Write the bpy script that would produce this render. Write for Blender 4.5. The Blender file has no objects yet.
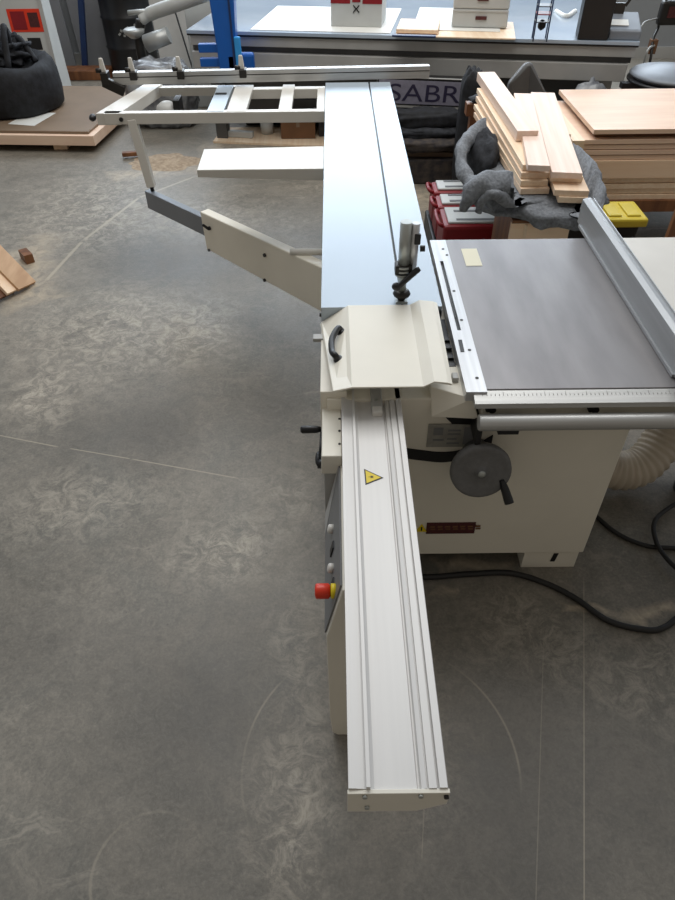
import bpy, bmesh, math, random
from mathutils import Vector, Matrix, noise
R = math.radians
C = bpy.context.scene.collection
random.seed(7)

# ---------------------------------------------------------------- camera, light
F = 675.0; CX = 337.5; CY = 450.0; H = 2.1
PITCH = R(42.66); ROLL = R(0.63)
fw = Vector((0, math.cos(PITCH), -math.sin(PITCH)))
r0 = Vector((1, 0, 0)); u0 = r0.cross(fw)
rt = math.cos(ROLL) * r0 - math.sin(ROLL) * u0
up = math.sin(ROLL) * r0 + math.cos(ROLL) * u0
CAM = Vector((0, 0, H))
cam = bpy.data.objects.new('camera', bpy.data.cameras.new('camera')); C.objects.link(cam)
cam.data.sensor_fit = 'VERTICAL'; cam.data.sensor_height = 36.0
cam.data.lens = 36.0 * F / 900.0
cam.data.clip_start = 0.02
m = Matrix((rt, up, -fw)).transposed().to_4x4(); m.translation = CAM
cam.matrix_world = m
bpy.context.scene.camera = cam

w = bpy.data.worlds.new('world'); bpy.context.scene.world = w; w.use_nodes = True
nt = w.node_tree; nt.nodes.clear()
tc = nt.nodes.new('ShaderNodeTexCoord'); sp = nt.nodes.new('ShaderNodeSeparateXYZ')
nt.links.new(tc.outputs['Generated'], sp.inputs[0])
mp = nt.nodes.new('ShaderNodeMapRange'); mp.inputs[1].default_value = -0.6; mp.inputs[2].default_value = 0.9
nt.links.new(sp.outputs['Y'], mp.inputs[0])
cr = nt.nodes.new('ShaderNodeValToRGB'); nt.links.new(mp.outputs[0], cr.inputs[0])
cr.color_ramp.elements[0].position = 0.0; cr.color_ramp.elements[0].color = (0.40, 0.36, 0.31, 1)
cr.color_ramp.elements[1].position = 1.0; cr.color_ramp.elements[1].color = (0.80, 0.96, 1.18, 1)
e = cr.color_ramp.elements.new(0.5); e.color = (0.62, 0.64, 0.66, 1)
bg = nt.nodes.new('ShaderNodeBackground'); bg.inputs[1].default_value = 0.56
nt.links.new(cr.outputs[0], bg.inputs[0])
wo = nt.nodes.new('ShaderNodeOutputWorld'); nt.links.new(bg.outputs[0], wo.inputs[0])

def area(name, loc, rot, sx, sy, power, col):
    l = bpy.data.lights.new(name, 'AREA'); l.shape = 'RECTANGLE'; l.size = sx; l.size_y = sy
    l.energy = power; l.color = col
    o = bpy.data.objects.new(name, l); C.objects.link(o); o.location = loc; o.rotation_euler = rot
    return o
area('skylight', (0.2, 4.7, 5.0), (0, 0, 0), 5.0, 4.4, 215, (1.0, 0.985, 0.95))
area('window_light', (0.5, 9.2, 2.6), (R(-68), 0, 0), 7.0, 1.8, 250, (0.80, 0.90, 1.0))

vs = bpy.context.scene.view_settings
bpy.context.scene.display_settings.display_device = 'sRGB'
vs.view_transform = 'Standard'; vs.look = 'None'; vs.gamma = 1.0; vs.use_curve_mapping = False
vs.exposure = 0.0

# ---------------------------------------------------------------- survey of the place
def ray(x, y): return fw + (x - CX) / F * rt - (y - CY) / F * up
def Zp(x, y, z):
    d = ray(x, y); return CAM + d * ((z - H) / d.z)
def Yp(x, y, yv):
    d = ray(x, y); return CAM + d * (yv / d.y)

# ---------------------------------------------------------------- materials
def srgb(r, g, b):
    f = lambda c: (c / 255 / 12.92) if c / 255 <= 0.04045 else ((c / 255 + 0.055) / 1.055) ** 2.4
    return (f(r), f(g), f(b), 1)
def mat(name, rgb, rough=0.5, metal=0.0, var=0.06, scale=(6, 6, 6), rgb2=None, bump=0.0, detail=4, spec=0.5, coat=0.0):
    m = bpy.data.materials.new(name); m.use_nodes = True
    t = m.node_tree; b = t.nodes['Principled BSDF']
    c = srgb(*rgb)
    c2 = srgb(*rgb2) if rgb2 else tuple(x * (1 - 2.5 * var) for x in c[:3]) + (1,)
    tc = t.nodes.new('ShaderNodeTexCoord'); mp = t.nodes.new('ShaderNodeMapping'); mp.inputs['Scale'].default_value = scale
    n = t.nodes.new('ShaderNodeTexNoise'); n.inputs['Scale'].default_value = 1.0; n.inputs['Detail'].default_value = detail
    t.links.new(tc.outputs['Object'], mp.inputs[0]); t.links.new(mp.outputs[0], n.inputs['Vector'])
    r = t.nodes.new('ShaderNodeValToRGB'); r.color_ramp.elements[0].position = 0.35; r.color_ramp.elements[1].position = 0.65
    r.color_ramp.elements[0].color = c2; r.color_ramp.elements[1].color = c
    t.links.new(n.outputs['Fac'], r.inputs[0]); t.links.new(r.outputs[0], b.inputs['Base Color'])
    b.inputs['Roughness'].default_value = rough; b.inputs['Metallic'].default_value = metal
    b.inputs['Specular IOR Level'].default_value = spec
    b.inputs['Coat Weight'].default_value = coat
    if bump:
        bp = t.nodes.new('ShaderNodeBump'); bp.inputs['Strength'].default_value = bump; bp.inputs['Distance'].default_value = 0.01
        t.links.new(n.outputs['Fac'], bp.inputs['Height']); t.links.new(bp.outputs[0], b.inputs['Normal'])
    return m
M = {}
M['cream'] = mat('cream_paint', (233, 228, 214), 0.40, var=0.015)
M['offwhite'] = mat('off_white_paint', (216, 213, 206), 0.4, var=0.02)
M['slide'] = mat('anodised_aluminium', (178, 190, 201), 0.36, 0.3, var=0.02, scale=(2, 1, 2))
M['alu'] = mat('brushed_aluminium', (205, 206, 208), 0.35, 0.6, var=0.06, scale=(60, 2, 60))
M['alux'] = mat('extruded_aluminium', (198, 198, 196), 0.4, 0.55, var=0.06, scale=(2, 60, 60))
M['beam'] = mat('white_aluminium', (218, 216, 213), 0.42, 0.12, var=0.015, scale=(70, 1.5, 70))
M['cast'] = mat('planed_cast_iron', (138, 135, 135), 0.40, 0.5, rgb2=(120, 117, 118), scale=(9, 2, 4))
M['fence'] = mat('grey_anodised_fence', (172, 174, 176), 0.38, 0.4, var=0.05, scale=(40, 2, 40))
M['greyblue'] = mat('blue_grey_paint', (128, 134, 142), 0.45, 0.2, var=0.05)
M['panelgrey'] = mat('control_panel_grey', (120, 121, 122), 0.45, var=0.04)
M['lightgrey'] = mat('light_grey_paint', (178, 178, 175), 0.45, var=0.03)
M['dark'] = mat('black_plastic', (26, 26, 28), 0.4, var=0.1)
M['rubber'] = mat('black_rubber', (34, 33, 32), 0.6, var=0.1)
M['wheel'] = mat('grey_plastic_wheel', (112, 112, 112), 0.5, var=0.06, bump=0.1, scale=(60, 60, 60))
M['steel'] = mat('turned_steel', (190, 194, 190), 0.34, 0.6, var=0.08, scale=(30, 30, 4))
M['bolt'] = mat('dark_steel', (60, 58, 56), 0.4, 0.7, var=0.1)
M['red'] = mat('red_plastic', (226, 58, 30), 0.35, var=0.04)
M['darkred'] = mat('dark_red_plastic', (140, 18, 30), 0.45, var=0.08)
M['maroon'] = mat('maroon_label', (84, 34, 34), 0.5, var=0.15, scale=(60, 60, 60))
M['yellow'] = mat('yellow_label', (236, 208, 30), 0.45, var=0.03)
M['black'] = mat('black_ink', (16, 16, 18), 0.5, var=0.05)
M['white'] = mat('white_ink', (225, 225, 220), 0.5, var=0.02)
M['paper'] = mat('masking_tape', (224, 219, 196), 0.7, var=0.02)
M['bluep'] = mat('blue_machine_paint', (14, 92, 180), 0.35, var=0.05)
M['bluedark'] = mat('dark_blue_paint', (28, 52, 96), 0.45, var=0.08)
M['benchgrey'] = mat('bench_grey_paint', (184, 184, 182), 0.4, 0.2, var=0.04)
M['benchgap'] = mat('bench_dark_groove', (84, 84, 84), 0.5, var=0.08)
M['glass'] = mat('pale_glossy_bench_top', (176, 190, 204), 0.12, 0.0, rgb2=(160, 176, 194), scale=(2, 2, 2), coat=0.5)
M['signface'] = mat('lilac_grey_sign', (138, 136, 152), 0.45, var=0.06, scale=(30, 30, 30))
M['blackfab'] = mat('black_fabric', (30, 32, 38), 0.8, var=0.12, bump=0.4, scale=(20, 20, 20), rgb2=(14, 15, 19))
M['blanket'] = mat('grey_quilted_cloth', (132, 136, 142), 0.85, bump=0.5, scale=(70, 70, 70), rgb2=(108, 112, 118))
M['darkcloth'] = mat('dark_grey_cloth', (46, 48, 54), 0.9, bump=0.5, scale=(30, 30, 30), rgb2=(28, 30, 34))
M['denim'] = mat('dark_brown_cloth', (74, 66, 60), 0.9, bump=0.4, scale=(20, 20, 20), rgb2=(42, 40, 44))
M['maple'] = mat('pale_planed_lumber', (240, 216, 190), 0.55, scale=(30, 1.2, 30), rgb2=(230, 200, 170))
M['maple2'] = mat('pinkish_planed_lumber', (240, 220, 206), 0.55, scale=(30, 1.2, 30), rgb2=(232, 204, 186))
M['pine'] = mat('yellow_pine', (244, 222, 194), 0.55, scale=(40, 1.5, 40), rgb2=(236, 208, 176))
M['ply'] = mat('birch_plywood', (236, 208, 184), 0.5, scale=(2, 14, 20), rgb2=(228, 196, 172))
M['plyedge'] = mat('plywood_edge', (210, 176, 140), 0.6, scale=(1.5, 1.5, 160), rgb2=(160, 122, 88))
M['orangeply'] = mat('orange_plywood', (250, 222, 192), 0.55, scale=(1.5, 10, 30), rgb2=(244, 210, 176))
M['brownwood'] = mat('brown_wood', (134, 88, 54), 0.5, scale=(14, 14, 1.5), rgb2=(96, 58, 34))
M['tanwood'] = mat('tan_wood', (204, 168, 132), 0.6, scale=(20, 3, 20), rgb2=(184, 146, 110))
M['mdf'] = mat('brown_hardboard', (132, 112, 92), 0.55, var=0.06, scale=(4, 4, 4))
M['card'] = mat('brown_cardboard', (120, 84, 56), 0.75, var=0.08)
M['machinewhite'] = mat('machine_white_paint', (190, 192, 190), 0.45, var=0.03)
M['wallpaint'] = mat('grey_wall_paint', (150, 154, 158), 0.7, var=0.04, scale=(1, 1, 1))
M['panel'] = mat('grey_partition', (136, 138, 142), 0.6, var=0.06, scale=(2, 2, 2))
M['hose'] = mat('cream_ribbed_hose', (196, 184, 166), 0.5, var=0.05)
M['plastic'] = mat('cloudy_plastic_film', (160, 164, 168), 0.25, bump=0.8, scale=(9, 9, 9), rgb2=(96, 98, 104))
M['duct'] = mat('dull_grey_duct', (176, 178, 176), 0.4, 0.4, var=0.06)
M['sawdust'] = mat('sawdust', (182, 164, 142), 0.95, bump=0.6, scale=(30, 30, 30), rgb2=(150, 132, 112), detail=8)
M['yellowlid'] = mat('yellow_plastic_lid', (214, 192, 60), 0.45, var=0.06)
M['signink'] = mat('sign_ink', (46, 42, 68), 0.5, var=0.05)
M['labelgrey'] = mat('clear_grey_plate', (158, 156, 148), 0.35, var=0.08, scale=(40, 40, 40))
M['cyan'] = mat('bright_blue', (56, 160, 235), 0.4, var=0.1)
M['glassw'] = mat('bluish_window_glass', (190, 210, 230), 0.05, var=0.01)

# ---------------------------------------------------------------- mesh helpers
class MB:
    def __init__(s): s.bm = bmesh.new()
    def _add(s, verts, faces):
        vs_ = [s.bm.verts.new(v) for v in verts]
        for f in faces:
            try: s.bm.faces.new([vs_[i] for i in f])
            except ValueError: pass
        return s
    def hexa(s, p):   # 8 corners: bottom 4 ccw, top 4 ccw
        return s._add(p, [(3, 2, 1, 0), (4, 5, 6, 7), (0, 1, 5, 4), (1, 2, 6, 5), (2, 3, 7, 6), (3, 0, 4, 7)])
    def box(s, x0, x1, y0, y1, z0, z1):
        return s.hexa([(x0, y0, z0), (x1, y0, z0), (x1, y1, z0), (x0, y1, z0), (x0, y0, z1), (x1, y0, z1), (x1, y1, z1), (x0, y1, z1)])
    def bar(s, a, b, wd, ht, upv=(0, 0, 1)):
        a = Vector(a); b = Vector(b); d = (b - a).normalized(); side = d.cross(Vector(upv)).normalized(); u = side.cross(d)
        p = []
        for q in (-1, 1):
            for (e_, s_) in ((a, -1), (b, -1), (b, 1), (a, 1)):
                p.append(e_ - side * (s_ * wd / 2) + u * (q * ht / 2))
        return s.hexa([p[0], p[1], p[2], p[3], p[4], p[5], p[6], p[7]])
    def prism(s, prof, axis, a, b):  # prof list of 2d points, extruded along axis
        n = len(prof)
        def mk(p, t):
            if axis == 'y': return (p[0], t, p[1])
            if axis == 'x': return (t, p[0], p[1])
            return (p[0], p[1], t)
        v = [mk(p, a) for p in prof] + [mk(p, b) for p in prof]
        f = [tuple(range(n - 1, -1, -1)), tuple(range(n, 2 * n))] + [(i, (i + 1) % n, n + (i + 1) % n, n + i) for i in range(n)]
        return s._add(v, f)
    def cyl(s, a, b, ra, rb=None, n=20):
        rb = ra if rb is None else rb
        return s.sweep([a, b], [ra, rb], n)
    def sweep(s, pts, rad, n=12, cap=True):
        pts = [Vector(p) for p in pts]; k = len(pts)
        if not isinstance(rad, (list, tuple)): rad = [rad] * k
        rings = []; prev = None
        for i in range(k):
            if i == 0: d = pts[1] - pts[0]
            elif i == k - 1: d = pts[-1] - pts[-2]
            else: d = pts[i + 1] - pts[i - 1]
            if d.length < 1e-9: d = prevd
            d = d.normalized(); prevd = d
            if prev is None:
                prev = d.cross(Vector((0, 0, 1)) if abs(d.z) < 0.9 else Vector((1, 0, 0))).normalized()
            a_ = (prev - d * prev.dot(d)).normalized(); prev = a_; b_ = d.cross(a_)
            rings.append([s.bm.verts.new(pts[i] + rad[i] * (math.cos(2 * math.pi * j / n) * a_ + math.sin(2 * math.pi * j / n) * b_)) for j in range(n)])
        for i in range(k - 1):
            for j in range(n):
                f = s.bm.faces.new((rings[i][j], rings[i][(j + 1) % n], rings[i + 1][(j + 1) % n], rings[i + 1][j])); f.smooth = True
        if cap:
            s.bm.faces.new(rings[0][::-1]); s.bm.faces.new(rings[-1])
        return s
    def blob(s, c, rx, ry, rz, nu=40, nv=24, amp=0.1, freq=3.0, e=1.0, seed=0, flat=None, top=None):
        c = Vector(c); grid = []
        def sg(v, p): return math.copysign(abs(v) ** p, v)
        for i in range(nv + 1):
            th = -math.pi / 2 + math.pi * i / nv; row = []
            for j in range(nu):
                ph = 2 * math.pi * j / nu
                d = Vector((sg(math.cos(th), e) * sg(math.cos(ph), e), sg(math.cos(th), e) * sg(math.sin(ph), e), sg(math.sin(th), e)))
                k = 1 + amp * noise.fractal(d * freq + Vector((seed, seed * 2, 0)), 1.0, 2.0, 3)
                p = Vector((d.x * rx, d.y * ry, d.z * rz)) * k
                if flat is not None and p.z + c.z < flat: p.z = flat - c.z
                if top is not None and p.z + c.z > top: p.z = top - c.z
                row.append(s.bm.verts.new(c + p))
            grid.append(row)
        for i in range(nv):
            for j in range(nu):
                f = s.bm.faces.new((grid[i][j], grid[i][(j + 1) % nu], grid[i + 1][(j + 1) % nu], grid[i + 1][j])); f.smooth = True
        bmesh.ops.remove_doubles(s.bm, verts=s.bm.verts, dist=1e-5)
        return s
    def lathe(s, c, prof, n=32):   # prof [(r,z)]
        c = Vector(c); rings = []
        for (r_, z_) in prof:
            rings.append([s.bm.verts.new(c + Vector((max(r_, 1e-4) * math.cos(2 * math.pi * j / n), max(r_, 1e-4) * math.sin(2 * math.pi * j / n), z_))) for j in range(n)])
        for i in range(len(prof) - 1):
            for j in range(n):
                f = s.bm.faces.new((rings[i][j], rings[i][(j + 1) % n], rings[i + 1][(j + 1) % n], rings[i + 1][j])); f.smooth = True
        return s
    def xform(s, mtx):
        bmesh.ops.transform(s.bm, matrix=mtx, verts=s.bm.verts); return s
    def build(s, name, m_, parent=None, bevel=0.0, local=False, seg=2):
        bmesh.ops.recalc_face_normals(s.bm, faces=s.bm.faces)
        me = bpy.data.meshes.new(name)
        if parent is not None and not local:
            root = parent
            while root.parent: root = root.parent
            off = root.location.copy(); rz = root.rotation_euler.z
            bmesh.ops.translate(s.bm, vec=-off, verts=s.bm.verts)
            if rz: bmesh.ops.transform(s.bm, matrix=Matrix.Rotation(-rz, 4, 'Z'), verts=s.bm.verts)
        s.bm.to_mesh(me); s.bm.free()
        me.materials.append(M[m_] if isinstance(m_, str) else m_)
        o = bpy.data.objects.new(name, me); C.objects.link(o)
        if parent is not None: o.parent = parent
        if bevel:
            b = o.modifiers.new('bevel', 'BEVEL'); b.width = bevel; b.segments = seg; b.limit_method = 'ANGLE'; b.angle_limit = R(40)
        return o
def spline(pts, n=8):
    pts = [Vector(p) for p in pts]; out = []
    P_ = [pts[0] * 2 - pts[1]] + pts + [pts[-1] * 2 - pts[-2]]
    for i in range(1, len(P_) - 2):
        a, b, c, d = P_[i - 1:i + 3]
        for k in range(n):
            t = k / n
            out.append(0.5 * ((2 * b) + (c - a) * t + (2 * a - 5 * b + 4 * c - d) * t * t + (3 * b - a - 3 * c + d) * t ** 3))
    out.append(pts[-1]); return out
def tag(o, label=None, cat=None, group=None, kind=None):
    if label: o['label'] = label
    if cat: o['category'] = cat
    if group: o['group'] = group
    if kind: o['kind'] = kind
    return o
def thing(name, label, cat, loc=(0, 0, 0), rz=0.0, group=None):
    o = bpy.data.objects.new(name, None); C.objects.link(o); o.empty_display_size = 0.1
    o.location = loc; o.rotation_euler.z = rz
    return tag(o, label, cat, group)
def copy_tree(o, parent=None):
    c = o.copy(); C.objects.link(c); c.parent = parent
    for ch in list(o.children): copy_tree(ch, c)
    return c
def centred(o):
    """move a one-mesh thing's origin to its base"""
    me = o.data; xs = [v.co for v in me.vertices]
    c = Vector(((min(v.x for v in xs) + max(v.x for v in xs)) / 2, (min(v.y for v in xs) + max(v.y for v in xs)) / 2, min(v.z for v in xs)))
    me.transform(Matrix.Translation(-c)); o.location = o.location + c
    return o
def text(s_, size, m_, parent, mtx, sx=1.0, name='lettering', ext=0.0008):
    cu = bpy.data.curves.new(name, 'FONT'); cu.body = s_; cu.size = size; cu.extrude = ext; cu.align_x = 'LEFT'
    t = bpy.data.objects.new('t', cu); C.objects.link(t)
    me = bpy.data.meshes.new_from_object(t.evaluated_get(bpy.context.evaluated_depsgraph_get()))
    bpy.data.objects.remove(t)
    me.transform(Matrix.Diagonal((sx, 1, 1, 1))); me.transform(mtx)
    root = parent
    while root.parent: root = root.parent
    me.transform(Matrix.Translation(-root.location)); me.transform(Matrix.Rotation(-root.rotation_euler.z, 4, 'Z'))
    me.materials.clear(); me.materials.append(M[m_])
    o = bpy.data.objects.new(name, me); C.objects.link(o); o.parent = parent
    return o

# ---------------------------------------------------------------- floor material
def floor_material():
    m = bpy.data.materials.new('stained_concrete'); m.use_nodes = True
    t = m.node_tree; b = t.nodes['Principled BSDF']; L = t.links
    tc = t.nodes.new('ShaderNodeTexCoord'); pos = tc.outputs['Object']
    def N(scale, detail=6, dist=0.0, rough=0.55, vec=None):
        n = t.nodes.new('ShaderNodeTexNoise'); n.inputs['Scale'].default_value = scale; n.inputs['Detail'].default_value = detail
        n.inputs['Distortion'].default_value = dist; n.inputs['Roughness'].default_value = rough
        L.new(vec or pos, n.inputs['Vector']); return n
    def ramp(src, a, b_, ca=(0, 0, 0, 1), cb=(1, 1, 1, 1)):
        r = t.nodes.new('ShaderNodeValToRGB'); r.color_ramp.elements[0].position = a; r.color_ramp.elements[1].position = b_
        r.color_ramp.elements[0].color = ca; r.color_ramp.elements[1].color = cb; L.new(src, r.inputs[0]); return r.outputs[0]
    def math_(op, a, b_=None, c=None, clamp=False):
        n = t.nodes.new('ShaderNodeMath'); n.operation = op; n.use_clamp = clamp
        for i, v in enumerate((a, b_, c)):
            if v is None: continue
            if isinstance(v, (int, float)): n.inputs[i].default_value = v
            else: L.new(v, n.inputs[i])
        return n.outputs[0]
    def mix(fac, a, b_):
        n = t.nodes.new('ShaderNodeMix'); n.data_type = 'RGBA'
        if isinstance(fac, (int, float)): n.inputs[0].default_value = fac
        else: L.new(fac, n.inputs[0])
        for i, v in ((6, a), (7, b_)):
            if isinstance(v, tuple): n.inputs[i].default_value = v
            else: L.new(v, n.inputs[i])
        return n.outputs[2]
    # distorted coordinates for stains and spots with their own shape
    nd = N(3.0, 5); vm = t.nodes.new('ShaderNodeVectorMath'); vm.operation = 'MULTIPLY_ADD'
    L.new(nd.outputs['Color'], vm.inputs[0]); vm.inputs[1].default_value = (0.34, 0.34, 0); L.new(pos, vm.inputs[2])
    vsb = t.nodes.new('ShaderNodeVectorMath'); vsb.operation = 'SUBTRACT'; L.new(vm.outputs[0], vsb.inputs[0]); vsb.inputs[1].default_value = (0.17, 0.17, 0)
    wpos = vsb.outputs[0]
    def spot(cx, cy, rx, ry, soft=0.5):
        s = t.nodes.new('ShaderNodeMapping'); s.vector_type = 'TEXTURE'
        s.inputs['Location'].default_value = (cx, cy, 0); s.inputs['Scale'].default_value = (rx, ry, 1)
        L.new(wpos, s.inputs[0]); ln = t.nodes.new('ShaderNodeVectorMath'); ln.operation = 'LENGTH'; L.new(s.outputs[0], ln.inputs[0])
        return ramp(ln.outputs['Value'], 1 - soft, 1.0, (1, 1, 1, 1), (0, 0, 0, 1))
    def seg(a, b_, wd, src=None, soft=0.5):
        a = Vector((*a, 0)); b_ = Vector((*b_, 0)); d = (b_ - a); ln = d.length; ang = math.atan2(d.y, d.x); c = (a + b_) / 2
        s = t.nodes.new('ShaderNodeMapping'); s.vector_type = 'TEXTURE'
        s.inputs['Location'].default_value = c; s.inputs['Rotation'].default_value = (0, 0, ang); s.inputs['Scale'].default_value = (ln / 2, wd / 2, 1)
        L.new(src or pos, s.inputs[0]); sx = t.nodes.new('ShaderNodeSeparateXYZ'); L.new(s.outputs[0], sx.inputs[0])
        ax = math_('ABSOLUTE', sx.outputs[0]); ay = math_('ABSOLUTE', sx.outputs[1])
        mx = math_('MAXIMUM', math_('POWER', ax, 6), ay)
        return ramp(mx, 1 - soft, 1.0, (1, 1, 1, 1), (0, 0, 0, 1))
    def ring(cx, cy, r_, wd):
        s = t.nodes.new('ShaderNodeVectorMath'); s.operation = 'DISTANCE'; L.new(pos, s.inputs[0]); s.inputs[1].default_value = (cx, cy, 0)
        q = math_('ABSOLUTE', math_('SUBTRACT', s.outputs['Value'], r_))
        return ramp(math_('DIVIDE', q, wd), 0.3, 1.0, (1, 1, 1, 1), (0, 0, 0, 1))
    big = N(0.9, 5, 0.6); mid = N(3.2, 9, 1.6, 0.65); fine = N(26, 8, 1.0, 0.7); swirl = N(6, 12, 1.8, 0.8)
    base = mix(ramp(big.outputs['Fac'], 0.35, 0.68), FC['a'], FC['b'])
    base = mix(math_('MULTIPLY', ramp(mid.outputs['Fac'], 0.42, 0.75), 0.55), base, FC['c'])
    base = mix(math_('MULTIPLY', ramp(N(1.7, 4, 0.8).outputs['Fac'], 0.52, 0.72), 0.45), base, FC['green'])
    # fine trowel swirls
    sw = ramp(swirl.outputs['Fac'], 0.50, 0.66)
    area_m = ramp(N(0.8, 3, 0.4, vec=None).outputs['Fac'], 0.42, 0.62)
    base = mix(math_('MULTIPLY', math_('MULTIPLY', sw, area_m), 0.42), base, FC['light'])
    base = mix(math_('MULTIPLY', ramp(fine.outputs['Fac'], 0.45, 0.75), 0.22), base, FC['light'])
    base = mix(math_('MULTIPLY', ramp(fine.outputs['Fac'], 0.30, 0.45, (1, 1, 1, 1), (0, 0, 0, 1)), 0.28), base, FC['dk'])
    grain = N(95, 4, 0.3, 0.7)
    base = mix(math_('MULTIPLY', ramp(grain.outputs['Fac'], 0.50, 0.72), 0.20), base, FC['light'])
    base = mix(math_('MULTIPLY', ramp(grain.outputs['Fac'], 0.28, 0.48, (1, 1, 1, 1), (0, 0, 0, 1)), 0.30), base, FC['dk'])
    stre = t.nodes.new('ShaderNodeMapping'); stre.inputs['Rotation'].default_value = (0, 0, .7); stre.inputs['Scale'].default_value = (3, 14, 1); L.new(wpos, stre.inputs[0])
    stn = N(1.0, 8, .5, .7, vec=stre.outputs[0])
    base = mix(math_('MULTIPLY', math_('MULTIPLY', ramp(stn.outputs['Fac'], 0.56, 0.66), ramp(N(0.7, 2).outputs['Fac'], .45, .6)), 0.35), base, FC['light'])
    # worn patches, then darker spots
    patchtex = ramp(N(13, 12, 1.0, 0.82).outputs['Fac'], 0.46, 0.60)
    for (cx, cy, rx, ry, k) in FLOOR_PATCH:
        base = mix(math_('MULTIPLY', math_('MULTIPLY', spot(cx, cy, rx, ry, 0.8), patchtex), k), base, FC['light'])
    for (cx, cy, rx, ry, k) in FLOOR_DARK:
        base = mix(math_('MULTIPLY', spot(cx, cy, rx, ry, 0.9), k), base, FC['dk'])
    for (a, b_, wd, k) in FLOOR_LINES:
        base = mix(math_('MULTIPLY', seg(a, b_, wd), k), base, FC['line'])
    for (cx, cy, r_, wd, k) in FLOOR_RINGS:
        brk = ramp(N(2.5, 2).outputs['Fac'], 0.42, 0.56)
        base = mix(math_('MULTIPLY', math_('MULTIPLY', ring(cx, cy, r_, wd), brk), k), base, FC['line'])
    dust = ramp(N(9, 7, 1.5, 0.7).outputs['Fac'], 0.32, 0.62)
    for (a, b_, wd, k) in FLOOR_DUST:
        base = mix(math_('MULTIPLY', math_('MULTIPLY', seg(a, b_, wd, wpos, 0.95), dust), k), base, FC['dust'])
    # specks
    vo = t.nodes.new('ShaderNodeTexVoronoi'); vo.inputs['Scale'].default_value = 5.5; L.new(pos, vo.inputs['Vector'])
    spk = ramp(vo.outputs['Distance'], 0.018, 0.03, (1, 1, 1, 1), (0, 0, 0, 1))
    base = mix(math_('MULTIPLY', spk, 0.6), base, FC['dk'])
    L.new(base, b.inputs['Base Color'])
    rr = t.nodes.new('ShaderNodeMapRange'); rr.inputs[3].default_value = 0.36; rr.inputs[4].default_value = 0.58
    L.new(mid.outputs['Fac'], rr.inputs[0]); L.new(rr.outputs[0], b.inputs['Roughness'])
    bp = t.nodes.new('ShaderNodeBump'); bp.inputs['Strength'].default_value = 0.12; bp.inputs['Distance'].default_value = 0.01
    L.new(fine.outputs['Fac'], bp.inputs['Height']); L.new(bp.outputs[0], b.inputs['Normal'])
    return m
FC = {'a': srgb(101, 97, 88), 'b': srgb(130, 125, 116), 'c': srgb(148, 140, 128), 'green': srgb(100, 102, 97),
      'light': srgb(186, 177, 162), 'dk': srgb(76, 73, 68), 'line': srgb(180, 170, 152), 'dust': srgb(196, 180, 156)}
FLOOR_PATCH = [(-1.49, 2.70, .24, .34, .9), (-0.76, 3.30, .32, .5, .75), (-0.45, 1.72, .30, .22, .9), (-0.16, 0.72, .18, .34, .9),
               (-0.15, 1.15, .18, .5, .6), (0.62, 1.34, .28, .28, .6), (-1.3, 3.3, .8, .8, .75), (0.25, 0.9, .25, .6, .4), (1.0, 1.15, .5, .3, .5), (-0.2, 2.0, .2, .3, .5),
               (-1.0, 4.8, 1.0, .6, .6), (-1.9, 5.0, .7, 1.2, .75), (-0.9, 2.0, .5, .25, .4), (-1.2, 1.9, .4, .3, .5), (-.1, 5.4, .5, .4, .4)]
FLOOR_DARK = [(0.9, 0.75, .6, .6, .55), (0.3, 0.55, .5, .25, .4), (-.7, .45, .8, .3, .3), (-0.45, 1.05, .5, .55, .6), (0.5, 0.85, .35, .8, .55), (-0.9, 2.45, .6, .5, .5), (-1.05, 1.3, .5, .3, .3), (-1.0, 4.1, .8, .5, .6), (0.3, 1.9, .6, .6, .5), (-.3, 2.6, .3, .6, .5)]  # first spot paints the light's falloff into the near right floor
FLOOR_LINES = [((-1.75, 2.45), (-1.29, 2.32), .009, .6), ((-1.24, 2.31), (-0.94, 2.235), .008, .6), ((-0.94, 2.235), (-0.43, 2.10), .008, .6),
               ((0.93, 1.55), (0.60, 0.35), .005, .45), ((0.72, 1.30), (0.50, 0.45), .004, .25), ((0.28, 1.0), (0.22, 0.6), .004, .3),
               ((-1.76, 4.45), (-1.52, 5.20), .030, .75), ((-1.84, 3.9), (-1.76, 4.45), .030, .75), ((-1.52, 5.2), (-1.15, 5.62), .03, .6), ((-1.15, 5.62), (-.5, 5.8), .03, .5)]
FLOOR_RINGS = [(-0.53, 0.58, .155, .006, .35), (0.12, 0.86, .42, .005, .35)]
FLOOR_DUST = [((-1.95, 4.0), (-2.1, 4.6), .35, .6), ((-1.0, 5.85), (-1.9, 5.65), .30, .7), ((-1.8, 3.6), (-2.2, 4.3), .5, .8), ((-0.2, 6.2), (-1.2, 6.3), .5, .6),
              ((0.80, 1.47), (1.15, 1.33), .05, .8), ((1.05, 1.37), (1.45, 1.42), .09, .9), ((0.35, 1.62), (0.7, 1.62), .09, .6), ((0.35, 1.53), (0.45, 1.5), .06, .6), ((0.5, 5.2), (1.3, 4.8), .9, .7)]
fm = floor_material()
fl = MB()._add([(-9, -3, 0), (9, -3, 0), (9, 9.3, 0), (-9, 9.3, 0)], [(0, 1, 2, 3)]).build('floor', fm); tag(fl, kind='structure')

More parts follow.
